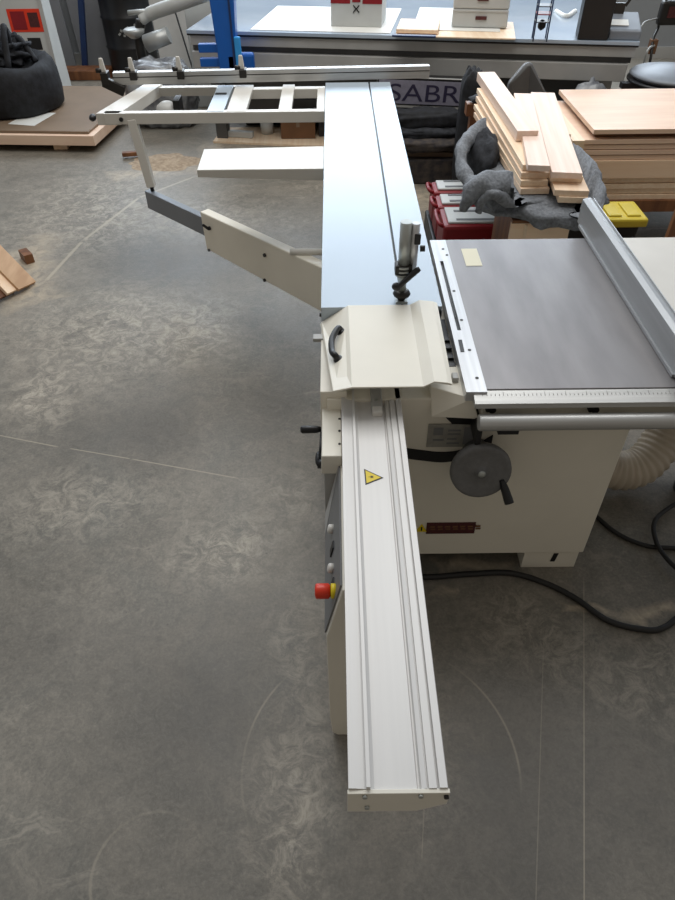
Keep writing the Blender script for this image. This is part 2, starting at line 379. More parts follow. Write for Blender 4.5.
# ---------------------------------------------------------------- back wall with its window band
wb = MB(); WY = 9.3
wb.box(-9, 9, WY, WY + .15, 0, 1.35); wb.box(-9, 9, WY, WY + .15, 3.4, 4.2)
for x in (-9, -4.6, -1.6, 1.4, 4.4, 8.7): wb.box(x, x + .3, WY, WY + .15, 1.35, 3.4)
tag(wb.build('wall_back', 'wallpaint'), kind='structure')
tag(MB().box(-9, 9, WY - .02, WY, 0, .12).build('baseboard_back', 'benchgrey'), kind='structure')
for i, x in enumerate((-4.3, -1.3, 1.7, 4.7)):
    x1 = x + (2.7 if i < 3 else 4.0)
    wf = MB(); wf.box(x, x1, WY + .04, WY + .1, 1.35, 1.41); wf.box(x, x1, WY + .04, WY + .1, 3.34, 3.4)
    wf.box(x, x + .06, WY + .04, WY + .1, 1.41, 3.34); wf.box(x1 - .06, x1, WY + .04, WY + .1, 1.41, 3.34); wf.box((x + x1) / 2 - .03, (x + x1) / 2 + .03, WY + .04, WY + .1, 1.41, 3.34)
    tag(wf.build('window_%d' % (i + 1), 'offwhite'), kind='structure')

# ================================================================ THE PANEL SAW
saw = thing('sliding_table_saw', 'large cream sliding table saw with long white rail and grey cast iron table', 'table saw', (0.45, 2.0, 0))
cab = MB().prism([(-0.03, 0.10), (0.915, 0.10), (0.918, 0.84), (-0.03, 0.84)], 'y', 1.59, 2.42).build('cabinet', 'cream', saw, .004)
MB().box(0.0, 0.69, 1.72, 2.35, 0.0, 0.10).build('plinth', 'dark', saw)  # black colour stands in for the shadow in the recess under the cabinet
ft = MB().box(0.70, 0.905, 1.60, 1.74, 0.0, 0.10).build('foot', 'cream', saw, .002)
MB().prism([(0.805, 0.038), (0.822, 0.038), (0.828, 0.085), (0.811, 0.085)], 'y', 1.5975, 1.600).build('slot', 'black', ft)
ft2 = MB().box(0.70, 0.905, 2.25, 2.40, 0.0, 0.10).build('foot', 'cream', saw, .002)
# rating plate
pl = MB().box(0.283, 0.437, 1.584, 1.59, 0.648, 0.742).build('rating_plate', 'labelgrey', cab, .001)
g = MB()
for (x, z, ww, hh) in ((.30, .70, .030, .030), (.345, .715, .04, .006), (.345, .70, .04, .006), (.345, .68, .03, .006), (.30, .675, .035, .008), (.395, .66, .03, .07), (.345, .662, .04, .006)):
    g.box(x, x + ww, 1.5825, 1.5845, z, z + hh)
g.build('plate_print', 'panelgrey', pl)
# curved slot
pts = [Yp(398, 452, 1.588), Yp(420, 455, 1.588), Yp(445, 457, 1.588), Yp(470, 452, 1.588), Yp(492, 440, 1.588)]
sl = MB(); pp = spline(pts, 6)
for a, b_ in zip(pp[:-1], pp[1:]):
    sl.hexa([a + Vector((0, -.003, -.021)), b_ + Vector((0, -.003, -.021)), b_ + Vector((0, .004, -.021)), a + Vector((0, .004, -.021)),
             a + Vector((0, -.003, .021)), b_ + Vector((0, -.003, .021)), b_ + Vector((0, .004, .021)), a + Vector((0, .004, .021))])
bmesh.ops.remove_doubles(sl.bm, verts=sl.bm.verts, dist=.0008)
sl.build('tilt_slot', 'black', cab)
# opening under the table
o_ = [Yp(443, 414, 1.588), Yp(480, 414, 1.588), Yp(480, 424, 1.588), Yp(452, 423, 1.588)]
MB().prism([(p.x, p.z) for p in o_], 'y', 1.583, 1.592).build('tilt_opening', 'black', cab)
# warning label
wl = Yp(427, 523, 1.588); wr = Yp(474, 533, 1.588)
wlab = MB().box(wl.x, wr.x, 1.586, 1.59, wr.z, wl.z).build('warning_label', 'maroon', cab)
g = MB()
for i in range(7):
    x = wl.x + .012 + i * .027; g.box(x, x + .018, 1.5845, 1.5865, wl.z - .022, wl.z - .014); g.box(x + .003, x + .02, 1.5845, 1.5865, wl.z - .034, wl.z - .028)
g.build('label_print', 'card', wlab)
tri = Yp(422, 528, 1.588)
tl = MB().prism([(tri.x - .022, tri.z - .018), (tri.x + .018, tri.z - .018), (tri.x - .002, tri.z + .020)], 'y', 1.5855, 1.59).build('warning_triangle', 'yellow', cab)
MB().prism([(tri.x - .004, tri.z - .012), (tri.x, tri.z - .012), (tri.x + .001, tri.z + .008), (tri.x - .005, tri.z + .008)], 'y', 1.5845, 1.5857).build('exclamation_mark', 'black', tl)
# handwheel in front of cabinet
hw = MB(); hc = Vector((0.440, 1.49, 0.640)); rW = .093
hw.lathe((0, 0, 0), [(0, .030), (.014, .030), (.016, .020), (.024, .016), (.07, .016), (.084, .022), (rW, .018), (rW + .002, .004), (rW - .003, -.012), (.08, -.014), (0, -.014)], 40)
tilt = Matrix.Translation(hc) @ Matrix.Rotation(R(78), 4, 'X')
hw.xform(tilt); hwo = hw.build('handwheel', 'wheel', saw)
MB().lathe((0, 0, 0), [(0, .034), (.008, .034), (.012, .030), (.012, .024)], 16).xform(tilt).build('hub_bolt', 'steel', hwo)
MB().cyl(hc, hc + Vector((0, .10, .0)), .035, .04).build('hub', 'wheel', hwo)
hx = tilt @ Vector((.068, -.032, .012)); hy = hx + Vector((.022, -.055, -.052))
MB().sweep(spline([hx, hx.lerp(hy, .4), hx.lerp(hy, .9), hy], 4), [.010, .010, .011, .012, .013, .0135, .014, .0145, .0145, .0145, .0145, .014, .009][:13], 14).build('crank_handle', 'dark', hwo)
# cast iron table
ct = MB().box(0.43, 1.06, 1.555, 2.522, 0.865, 0.90).build('cast_iron_table', 'cast', saw, .002)
for x in (0.46, 0.9): MB().box(x, x + .02, 1.6, 2.5, 0.84, 0.866).build('table_rib', 'cast', ct)
a = Zp(461, 249, .9); b_ = Zp(476, 266, .9)
MB().box(a.x, a.x + .06, b_.y, a.y, .8995, .9012).build('tape_label', 'paper', ct)
# aluminium strip beside the blade
st = MB(); stz = .9022
# holes: slot for the blade left open
st.box(.373, .392, 1.54, 2.515, .87, stz); st.box(.404, .434, 1.54, 2.515, .87, stz)
st.box(.392, .404, 1.54, 1.865, .87, stz); st.box(.392, .404, 2.34, 2.515, .87, stz)
sto = st.build('blade_strip', 'alu', saw)
MB().box(.3922, .4038, 1.866, 2.339, .87, .895).build('blade_slot', 'black', sto)
for (px, py) in ((443, 249), (447, 255), (454, 291), (461.5, 320), (469.5, 350), (477, 378)):
    p = Zp(px, py, stz); MB().cyl((p.x, p.y, stz - .002), (p.x, p.y, stz + .001), .0055, n=12).build('screw', 'bolt', sto)
p = Zp(460, 340, stz); q = Zp(462.5, 352, stz)
MB().bar((p.x, p.y, stz), (q.x, q.y, stz), .012, .003).build('riving_knife_slot', 'black', sto)
MB().box(.3955, .4000, 1.95, 2.28, .80, .898).build('saw_blade', 'bolt', sto)
# dark trunnion seen in the gap between hood and strip
gp = MB(); gp.box(.345, .372, 1.62, 2.0, .80, .86)
for i in range(5): gp.box(.342, .37, 1.66 + i * .05, 1.68 + i * .05, .86, .868 + .003 * (i % 2))
gp.build('blade_housing', 'dark', saw)
MB().box(.348, .366, 1.63, 1.66, .868, .885).build('clamp_plate', 'lightgrey', saw, .002)
# extension table on the right
MB().box(1.075, 1.95, 1.60, 2.522, .872, .90).build('extension_table', 'offwhite', saw, .002)
MB().box(1.08, 1.92, 2.46, 2.50, .80, .872).build('extension_support', 'cream', saw, .002)
# rip fence
rf = MB().prism([(0.992, .905), (1.035, .905), (1.035, 1.0), (1.022, 1.006), (1.010, 1.006), (0.992, 1.0)], 'y', 1.50, 2.66)
rfo = rf.build('rip_fence', 'fence', saw, .0015)
MB().box(1.0345, 1.037, 1.5, 2.66, .985, 1.004).build('fence_edge', 'alu', rfo)
MB().box(.985, .996, 1.60, 2.62, .902, .912).build('fence_lip', 'fence', rfo)
# front rail with scale and round bar
rail = MB().prism([(1.505, .885), (1.552, .898), (1.552, .868), (1.505, .868)], 'x', .395, 1.95).build('scale_rail', 'alux', saw, .001)
tk = MB()
for i in range(0, 100):
    x = .42 + i * .012
    L_ = .012 if i % 5 == 0 else .006
    tk.hexa([(x, 1.533, .8930), (x + .0015, 1.533, .8930), (x + .0015, 1.533 + L_, .8930 + L_ * .277), (x, 1.533 + L_, .8930 + L_ * .277),
             (x, 1.533, .8942), (x + .0015, 1.533, .8942), (x + .0015, 1.533 + L_, .8942 + L_ * .277), (x, 1.533 + L_, .8942 + L_ * .277)])
tk.build('scale_marks', 'lightgrey', rail)
bb = MB().box(.428, 1.95, 1.535, 1.56, .80, .868).build('rail_bracket', 'cream', saw)
for px in (487, 491.5, 589, 594):
    p = Yp(px, 407, 1.535); big_ = px in (491.5, 594)
    MB().cyl((p.x, 1.518, p.z), (p.x, 1.537, p.z), .011 if big_ else .007, n=14).build('bolt', 'bolt', bb)
tb = MB(); prof = [(.0, 0), (.026, .0)]
rb = MB().sweep([(.409, 1.49, .829), (.412, 1.49, .829), (1.95, 1.49, .829)], [.022, .025, .025], 28)
rbo = rb.build('round_guide_bar', 'alux', saw)
p = Yp(480, 424, 1.49)
MB().box(.47, .53, 1.48, 1.54, .79, .806).build('bar_mount', 'dark', rbo); MB().box(.412, .43, 1.5, 1.59, .73, .80).build('clamp_lever', 'dark', rbo, .004)
for x in (.8, 1.2): MB().box(x, x + .05, 1.49, 1.545, .80, .82).build('bar_mount', 'cream', rbo)
# corner cover left of the table front
cc = MB().hexa([(.284, 1.558, .795), (.424, 1.545, .795), (.424, 1.72, .795), (.284, 1.72, .795), (.280, 1.612, .868), (.396, 1.550, .870), (.372, 1.72, .870), (.280, 1.72, .868)])
cc.build('corner_cover', 'cream', saw, .003)
# sliding carriage
sd = MB(); y0, y1 = 1.985, 4.70; zt = .92
sd.prism([(-.05, .868), (.356, .868), (.356, zt), (.2285, zt), (.2285, zt - .012), (.2195, zt - .012), (.2195, zt), (-.05, zt)], 'y', y0, y1)
sdo = sd.build('sliding_table', 'slide', saw, .0012)
MB().box(.2197, .2283, y0 + .001, y1 - .001, zt - .0118, zt - .010).build('slot_bottom', 'bolt', sdo)
MB().box(.345, .3575, y0, y1, .88, .905).build('side_strip', 'alu', sdo)
MB().box(-.02, .33, 2.0, 4.6, .845, .869).build('carriage_body', 'bolt', sdo)
# hood at the end of the sliding table
hood = MB()
pA = [(-.055, .855), (-.050, .865), (.041, .928), (.247, .928), (.277, .945), (.322, .940), (.338, .934), (.334, .930), (.277, .940), (.249, .923), (.043, .923), (-.048, .860)]
tip = Yp(333, 391, 1.535)
pB = [(tip.x, tip.z - .006), (tip.x, tip.z), (.043, .928), (.247, .928), (.277, .945), (.316, .940), (.330, .934), (.326, .930), (.277, .940), (.249, .923), (.045, .923), (tip.x + .004, tip.z - .005)]
n = len(pA)
v = [(p[0], 1.985, p[1]) for p in pA] + [(p[0] , 1.535 + (.0 if .04 < p[0] else 0), p[1]) for p in pB]
hood._add(v, [tuple(range(n - 1, -1, -1)), tuple(range(n, 2 * n))] + [(i, (i + 1) % n, n + (i + 1) % n, n + i) for i in range(n)])
ho = hood.build('end_hood', 'cream', saw, .0015)
# saddle on the left of the hood
sb = MB().prism([(-.048, .73), (.012, .73), (.012, .80), (-.045, .80)], 'y', 1.385, 1.62).build('saddle', 'cream', saw, .003)
MB().prism([(-.040, .45), (.012, .45), (.012, .735), (-.040, .735)], 'y', 1.395, 1.62).build('saddle_skirt', 'lightgrey', saw, .003)
MB().prism([(-.050, .70), (.03, .70), (.03, .862), (-.050, .862)], 'y', 1.60, 1.98).build('saddle', 'cream', saw, .003)
for i, py in enumerate((408, 419, 431, 444)):
    p = Zp(339.5, py, .80); MB().cyl((p.x, p.y, .798), (p.x, p.y, .8015), .004, n=10).build('screw', 'bolt', sb)
p = Zp(330, 397, .80); MB().cyl((p.x, p.y, .798), (p.x, p.y, .8015), .004, n=10).build('screw', 'bolt', sb)
# bow handle on the hood flank
def hoodz(x): return .872 + (x + .05) / .088 * .056
a = Zp(342, 333, .905); b_ = Zp(339, 360, .905); k_ = Zp(333, 347, .915)
hb = MB().sweep(spline([a, a + Vector((-.012, 0, .018)), k_ + Vector((-.003, .035, .006)), k_ + Vector((-.003, -.030, .006)), b_ + Vector((-.012, 0, .018)), b_], 6), .010, 12)
hbo = hb.build('bow_handle', 'dark', ho)
for q in (a, b_): MB().blob(q, .017, .019, .014, 14, 8, amp=0).build('handle_foot', 'dark', hbo)
# latch and screw on the left
p = Zp(325, 316, .88); MB().cyl((-.056, p.y, .885), (-.045, p.y, .885), .007, n=12).build('screw', 'bolt', ho)
lt = Zp(319, 338, .86); MB().bar((lt.x - .02, lt.y, .86), (-.035, lt.y, .86), .03, .014).build('latch', 'lightgrey', ho, .003)
# beam: long fixed rail
prof = [(.013, .765), (.013, .845), (.019, .845), (.045, .841), (.045, .850), (.052, .850), (.052, .838), (.060, .834), (.136, .834), (.1385, .829), (.1415, .829), (.144, .838),
        (.153, .841), (.154, .836), (.156, .836), (.157, .842), (.171, .842), (.172, .834), (.175, .834), (.176, .844), (.190, .844), (.192, .838), (.192, .775), (.150, .765)]
prof = [(x, z - .004) for x, z in prof]
bm_ = MB().prism(prof, 'y', .476, 3.9).build('guide_beam', 'beam', saw)
ec = MB().prism([(.011, .752), (.140, .752), (.193, .786), (.194, .836), (.011, .836)], 'y', .468, .476).build('end_cap', 'cream', bm_, .001)
for (x, z) in ((.042, .828), (.142, .829), (.047, .778), (.188, .824)):
    MB().cyl((x, .463, z), (x, .469, z), .0045, n=10).build('screw', 'steel' if z != .824 else 'bolt', ec)
blk = Zp(378, 396, .85)
kb = Zp(377, 404, .85)
bk = MB().box(kb.x - .017, kb.x + .017, kb.y - .01, kb.y + .14, .829, .846).build('stop_block', 'lightgrey', bm_, .003)
MB().box(kb.x - .015, kb.x + .015, kb.y - .035, kb.y - .008, .829, .850).build('stop_pad', 'offwhite', bk, .004)
p = Zp(378, 390, .85); MB().cyl((kb.x, kb.y + .025, .845), (kb.x, kb.y + .025, .8475), .006, n=12).build('screw', 'steel', bk)
# laser triangle on the beam
t0 = Zp(364, 469, .83); t1 = Zp(365.5, 485, .83); t2 = Zp(383.5, 478, .83)
zt_ = .8303
def flat(pts_, z0, z1): return MB().prism([(p.x, p.y) for p in pts_], 'z', z0, z1)
tro = flat([t0, t1, t2], zt_ - .001, zt_ + .0006).build('warning_sticker', 'black', bm_)
c_ = (t0 + t1 + t2) / 3
flat([c_.lerp(q, .80) for q in (t0, t1, t2)], zt_, zt_ + .0011).build('sticker_face', 'yellow', tro)
sy = MB().cyl((c_.x + .002, c_.y, zt_), (c_.x + .002, c_.y, zt_ + .0016), .0032, n=10)
for k in range(8):
    an = k * math.pi / 4; d = Vector((math.cos(an), math.sin(an), 0)); L_ = .009 if k in (4,) else .006
    sy.bar(Vector((c_.x + .002, c_.y, zt_ + .0011)) + d * .0025, Vector((c_.x + .002, c_.y, zt_ + .0011)) + d * L_, .0008, .0008)
sy.build('laser_symbol', 'black', tro)
# control pedestal under the beam
pd = MB().prism([(-.026, .02), (-.032, .12), (-.034, .55), (-.034, .56), (.008, .765), (.15, .765), (.15, .0), (-.01, .0)], 'y', .955, 1.385)
pdo = pd.build('control_pedestal', 'cream', saw, .003)
nrm = Vector((-.205, 0, .042)).normalized()
def pan(t_, y_, h_=0.0):   # t_ 0 at the top edge .. 1 at the bottom edge of the sloping panel
    q = Vector((.008 - .042 * t_, y_, .765 - .205 * t_)); return q + nrm * h_
v = [pan(1, .97, .001), pan(1, 1.30, .001), pan(0, 1.38, .001), pan(0, .97, .001), pan(1, .97, .005), pan(1, 1.30, .005), pan(0, 1.38, .005), pan(0, .97, .005)]
pn = MB().hexa(v).build('control_panel', 'panelgrey', pdo)
v = [pan(1, 1.30, .001), pan(1, 1.384, .001), pan(.02, 1.384, .001), pan(.02, 1.378, .001), pan(1, 1.30, .006), pan(1, 1.384, .006), pan(.02, 1.384, .006), pan(.02, 1.378, .006)]
MB().hexa(v).build('panel_corner', 'lightgrey', pdo)
for (yy, kind) in ((1.225, 'b'), (1.155, 's'), (1.09, 'b'), (1.035, 's')):
    if kind == 'b': MB().sweep([pan(.45, yy, .004), pan(.45, yy, .016), pan(.45, yy, .019)], [.014, .013, .008], 16).build('push_button', 'offwhite', pn)
    else: MB().hexa([pan(.55, yy - .012, .004), pan(.55, yy + .012, .004), pan(.35, yy + .012, .004), pan(.35, yy - .012, .004), pan(.55, yy - .012, .009), pan(.55, yy + .012, .009), pan(.35, yy + .012, .009), pan(.35, yy - .012, .009)]).build('switch', 'black', pn)
es = pan(.35, 1.005, 0.0); ax = Vector((-1, 0, .0))
eo = MB().cyl(es, es + ax * .014, .019, n=24).build('emergency_stop', 'yellow', pdo)
MB().cyl(es + ax * .013, es + ax * .020, .014, n=20).build('stop_collar', 'dark', eo)
MB().sweep([es + ax * .015, es + ax * .020, es + ax * .048, es + ax * .052, es + ax * .054], [.014, .0195, .0195, .018, .010], 24).build('stop_button', 'red', eo)
# side crank on the saddle
ck = MB().cyl(Vector((-.04, 1.50, .66)), Vector((-.062, 1.50, .66)), .014, n=16).build('side_crank', 'dark', saw)
k1 = Zp(321, 459, .66); k2 = Zp(322.5, 434, .66)
MB().blob((-.060, k1.y, .66), .010, .030, .018, 16, 10, amp=0).build('crank_disc', 'dark', ck)
MB().sweep([Vector((-.056, k1.y, .66)), Vector((-.050, k2.y, .68))], .004, 10).build('crank_arm', 'dark', ck)
MB().sweep([Vector((-.052, k2.y, .68)), Vector((-.065, k2.y, .68)), Vector((-.112, k2.y, .68)), Vector((-.118, k2.y, .68))], [.008, .012, .013, .009], 14).build('crank_grip', 'dark', ck)
# support arm: grey tube and cream plate
A = Zp(143, 193, .5); B = Zp(203, 213, .5); B2 = Zp(322, 268, .5)
d = (B2 - B).normalized()
bk0 = Vector((-d.y, d.x, 0)).normalized()
if bk0.y < 0: bk0 = -bk0
T0 = Vector((B.x, B.y, 0)) - d * .615 + bk0 * .036; T1 = Vector((B.x, B.y, 0)) + d * .15 + bk0 * .036
ar = MB().bar(T0 + Vector((0, 0, .402)), T1 + Vector((0, 0, .402)), .045, .11)
aro = ar.build('telescopic_arm', 'greyblue', saw, .003)
sw_ = MB(); wv = d.cross(Vector((0, 0, 1))) * .03
P0 = Vector((B.x, B.y, 0)) - d * .03; P1 = P0 + d * 1.33; off = -wv if wv.y > 0 else wv   # thickness goes to the back
bk_ = Vector((-d.y, d.x, 0)).normalized();
if bk_.y < 0: bk_ = -bk_
bk_ = bk_ * .06
def V(p, z): return Vector((p.x, p.y, z))
Pm = P0 + d * .0
arm = MB().hexa([V(P0 + d * .012, .275), V(P1, .235), V(P1 + bk_, .235), V(P0 + d * .012 + bk_, .275), V(P0, .50), V(P1, .50), V(P1 + bk_, .50), V(P0 + bk_, .50)])
armo = arm.build('support_arm', 'cream', saw, .006)
nf = -bk_.normalized()
for (px, py, rr) in ((210, 228, .011), (209.5, 250, .008), (265, 255, .010), (265, 280, .009)):
    # intersect the view of the bolt with the plate's face
    dd = ray(px, py); tt = (P0 - V(CAM, 0)).dot(nf) / Vector((dd.x, dd.y, 0)).dot(nf); q = CAM + dd * tt
    MB().cyl(q - nf * .002, q + nf * .008, rr, n=12).build('bolt', 'dark', armo)
    if py == 228: MB().bar(q + nf * .012 + Vector((-.03, 0, .025)), q + nf * .012 + Vector((.005, 0, -.005)), .012, .014).build('clamp_lever', 'dark', armo, .003)
q0 = P0 + d * .58
a = Zp(290, 254, .5)
MB().sweep([Vector((a.x, a.y, .512)), Vector((.02, a.y - .01, .512))], .017, 14).build('tie_rod', 'offwhite', saw)
# pivot leg
lg = MB().hexa([(-1.128, 4.03, .53), (-1.092, 4.03, .53), (-1.092, 4.065, .53), (-1.128, 4.065, .53), (-1.19, 4.19, .86), (-1.14, 4.19, .86), (-1.14, 4.24, .86), (-1.19, 4.24, .86)])
A_ = Vector((A.x, A.y, .5))
lg = MB().bar(Vector((T0.x + .035, T0.y - .02, .485)), Vector((-1.175, 4.205, .862)), .05, .05, (0, 1, 0))
MB().cyl((T0.x + .035, T0.y - .02, .455), (T0.x + .035, T0.y - .02, .50), .012, n=12).build('pivot_pin', 'dark', lg.build('frame_leg', 'offwhite', saw, .003))
# crosscut frame
fz = .90
fr = MB(); fr.box(-1.33, -.052, 4.185, 4.235, .84, fz)
fr.box(-.10, -.052, 4.23, 4.66, .85, fz)
fro = fr.build('crosscut_frame', 'offwhite', saw, .002)
ls = MB().hexa([(-1.375, 4.19, .835), (-1.24, 4.19, .835), (-1.10, 4.80, .835), (-1.215, 4.80, .835), (-1.375, 4.19, fz), (-1.24, 4.19, fz), (-1.10, 4.80, fz), (-1.215, 4.80, fz)])
lso = ls.build('side_extrusion', 'offwhite', fro, .003)
MB().cyl((-1.232, 4.178, .868), (-1.232, 4.186, .868), .012, n=14).build('bolt', 'dark', fro)
MB().blob((-1.40, 4.20, .875), .02, .03, .02, 12, 8, amp=0).build('end_knob', 'dark', fro)
MB().box(-1.16, -.60, 4.74, 4.79, .84, .89).build('far_bar', 'offwhite', fro, .002)
MB().box(-.6, -.052, 4.66, 4.72, .84, .895).build('far_bar', 'offwhite', fro, .002)
for (x0, x1) in ((-.735, -.637), (-.622, -.508), (-.322, -.246)):
    so = MB().box(x0, x1, 4.20, 4.74, .875, .902).build('cross_slat', 'slide' if x0 < -.7 else 'offwhite', fro, .002)
p = Zp(221, 94, .902); MB().box(p.x - .035, p.x + .035, p.y - .012, p.y + .012, .902, .907).build('slat_stop', 'dark', fro)
# clamp hub under the left end
MB().lathe((-1.04, 4.55, .78), [(0, 0), (.07, 0), (.075, .02), (.06, .06), (.03, .08), (0, .08)], 20).build('angle_knob', 'lightgrey', fro)
MB().box(-.99, -.95, 4.5, 4.62, .77, .88).build('clamp_block', 'dark', fro, .004)
# crosscut fence
FA = Zp(112, 73, .995); FB = Zp(430, 66, .995)
d = (FB - FA).normalized(); nb = Vector((-d.y, d.x, 0)).normalized()
cf = MB().hexa([V(FA, .925), V(FB, .925), V(FB + nb * .05, .925), V(FA + nb * .05, .925), V(FA, .995), V(FB, .995), V(FB + nb * .05, .995), V(FA + nb * .05, .995)])
cfo = cf.build('crosscut_fence', 'alux', saw, .002)
gr = MB()
gr.hexa([V(FA - nb * .001, .966), V(FB - nb * .001, .966), V(FB, .966), V(FA, .966), V(FA - nb * .001, .971), V(FB - nb * .001, .971), V(FB, .971), V(FA, .971)]).build('fence_groove', 'bolt', cfo)
def at_fence(px): 
    # point of the fence's front top edge seen in column px
    best = min((abs((lambda q: CX + F * (q - CAM).dot(rt) / (q - CAM).dot(fw))(FA.lerp(FB, i / 400)) - px), i) for i in range(-40, 401))[1]
    return FA.lerp(FB, best / 400)
for i, px in enumerate((104, 133, 180, 243)):
    c0 = at_fence(px); s_ = .022
    fs = MB().hexa([V(c0 - d * s_ - nb * .025, .955 if i else .93), V(c0 + d * s_ - nb * .025, .955 if i else .93), V(c0 + d * s_ + nb * .055, .955), V(c0 - d * s_ + nb * .055, .955),
                    V(c0 - d * s_ - nb * .02, 1.0), V(c0 + d * s_ - nb * .02, 1.0), V(c0 + d * s_ + nb * .055, 1.0), V(c0 - d * s_ + nb * .055, 1.0)])
    fso = fs.build('flip_stop', 'bolt', cfo, .004)
    c1 = c0 - d * .008 + nb * .02
    MB().hexa([V(c1 - d * .02 - nb * .01, .99), V(c1 + d * .02 - nb * .01, .99), V(c1 + d * .02 + nb * .01, .99), V(c1 - d * .02 + nb * .01, .99),
               V(c1 - d * .012 - nb * .006 , 1.075), V(c1 + d * .012 - nb * .006, 1.075), V(c1 + d * .012 + nb * .006, 1.075), V(c1 - d * .012 + nb * .006, 1.075)]).build('flip_blade', 'offwhite', fso, .006)
    MB().cyl(V(c0 - d * .05 + nb * .02, 1.005), V(c0 - d * .015 + nb * .02, 1.005), .014, n=12).build('clamp_screw', 'bolt', fso)
c0 = at_fence(108)
MB().bar(V(c0 - d * .04, .95), V(c0 + d * .08, .89), .04, .06).build('end_stop', 'bolt', cfo, .006)
# small outrigger shelf
sh = MB().hexa([(-.66, 3.294, .864), (-.05, 3.294, .842), (-.05, 3.60, .842), (-.665, 3.575, .875), (-.66, 3.294, .90), (-.05, 3.294, .90), (-.05, 3.605, .90), (-.665, 3.58, .90)])
sh.build('side_shelf', 'offwhite', saw, .003)

# ================================================================ hold-down clamp on the sliding table
cp = thing('hold_down_clamp', 'upright steel and chrome hold-down clamp standing in the groove of the sliding table', 'clamp', (.221, 2.02, .92))
cx, cy = .221, 2.02
MB().box(cx - .02, cx + .02, cy - .02, cy + .02, .92, .928).build('base_plate', 'steel', cp, .001)
MB().lathe((cx, cy, .928), [(0, 0), (.012, 0), (.012, .012), (.026, .014), (.030, .022), (.024, .032), (.014, .036), (0, .036)], 20).build('clamp_nut', 'bolt', cp)
MB().cyl((cx, cy, .96), (cx, cy, 1.10), .014, n=24).build('post', 'steel', cp)
MB().cyl((cx + .001, cy, 1.045), (cx + .001, cy, 1.20), .019, n=24).build('cylinder', 'steel', cp)
MB().box(cx - .028, cx + .028, cy - .022, cy + .022, 1.025, 1.06).build('clamp_body', 'bolt', cp, .006)
MB().cyl((cx + .030, cy, 1.035), (cx + .032, cy, 1.195), .013, n=18).build('pressure_screw', 'alu', cp)
MB().box(cx + .028, cx + .048, cy - .018, cy - .006, 1.13, 1.165).build('release_tab', 'dark', cp, .003)
MB().cyl((cx + .05, cy, 1.11), (cx + .065, cy, 1.11), .010, n=12).build('side_knob', 'dark', cp)
for k in range(3): MB().cyl((cx, cy, 1.020 + k * .014), (cx, cy, 1.027 + k * .014), .027, n=24).build('ring', 'steel', cp)
MB().sweep([(cx - .022, cy - .035, .995), (cx - .012, cy - .038, 1.0), (cx + .042, cy - .03, 1.05), (cx + .050, cy - .028, 1.055)], [.012, .009, .010, .008], 12).build('lever', 'dark', cp)
MB().blob((cx - .022, cy - .035, .995), .016, .014, .014, 14, 8, amp=0).build('lever_pivot', 'dark', cp)

# ================================================================ cables and hose on the floor
def floorpath(px, z, n=10): return spline([V(Zp(x, y, z), z) for x, y in px], n)
tag(centred(MB().sweep(floorpath([(405, 574), (428, 577), (470, 574), (510, 573), (545, 583), (575, 598), (607, 620), (640, 629), (665, 627), (700, 600), (760, 570)], .012), .011, 10).build('power_cable', 'rubber')),
    'thick black power cable snaking over the floor in front of the saw cabinet', 'cable')
tag(centred(MB().sweep(floorpath([(585, 505), (598, 518), (620, 535), (648, 546), (680, 549), (730, 560)], .010), .009, 10).build('power_cable', 'rubber')),
    'black cable running from behind the cabinet towards the right edge', 'cable')
tag(centred(MB().sweep(floorpath([(740, 480), (700, 492), (672, 506), (655, 521), (656, 541), (668, 560), (690, 580)], .030), .009, 10).build('power_cable', 'rubber')),
    'black cable curling in a loop at the right edge below the dust hose', 'cable')
hp = spline([(.98, 2.20, .42), (1.03, 2.08, .22), (1.13, 2.02, .12), (1.27, 2.03, .12), (1.38, 2.12, .22), (1.42, 2.2, .42), (1.42, 2.3, .84)], 22)
hr = [.078 + (.006 if (i // 2) % 2 else 0) for i in range(len(hp))]
tag(centred(MB().sweep(hp, hr, 24).build('dust_hose', 'hose')), 'cream ribbed dust hose bending to the floor right of the saw cabinet', 'hose')
tag(centred(MB().lathe((1.50, 2.0, 0), [(0, 0), (.06, 0), (.065, .04), (.065, .12), (.05, .14), (0, .14)], 20).build('rubber_pad', 'dark')), 'round black rubber pad at the right edge beside the ribbed hose', 'pad')

# ================================================================ lumber on the blanket
def plank(px, z, th, m_, label, extra=0.0):
    NL, NR, FLp = (Zp(x, y, z) for x, y in px)
    dd = (FLp - NL); L_ = dd.length + extra; dd = dd.normalized(); sd_ = Vector((dd.y, -dd.x, 0)).normalized()
    wd = abs((NR - NL).dot(sd_))
    o = MB()
    o.box(0, wd, 0, L_, -th, 0)
    ob = o.build('lumber_plank', m_, None, .0012); ob.location = NL + Vector((0, 0, th)) * 0; ob.rotation_euler.z = math.atan2(dd.y, dd.x) - math.pi / 2
    tag(ob, label, 'plank', 'planed lumber stacked on the grey cloth'); return ob
plank([(521, 189), (551, 190), (474, 112)], .828, .027, 'maple', 'pale plank at the bottom left of the lumber stack on the grey cloth')
plank([(521, 181), (549, 181), (474, 104)], .856, .027, 'pine', 'pale plank second from the bottom on the left of the lumber stack')
plank([(521.5, 173), (549, 171), (476, 96)], .884, .027, 'maple', 'pale plank third from the bottom on the left of the lumber stack')
plank([(523, 165), (547, 165), (477, 88)], .912, .027, 'pine', 'pale plank on the left of the lumber stack just below the topmost one')
plank([(559, 197), (588, 197), (533, 128)], .828, .027, 'pine', 'short-ended bottom right plank of the lumber stack under the flared one')
plank([(555, 190), (589, 190), (530, 118)], .856, .027, 'maple', 'flared light plank lying second from the bottom on the right of the stack')
plank([(551, 176), (583, 176), (527, 108)], .884, .027, 'pine', 'yellowish plank under the wide pinkish board of the lumber stack')
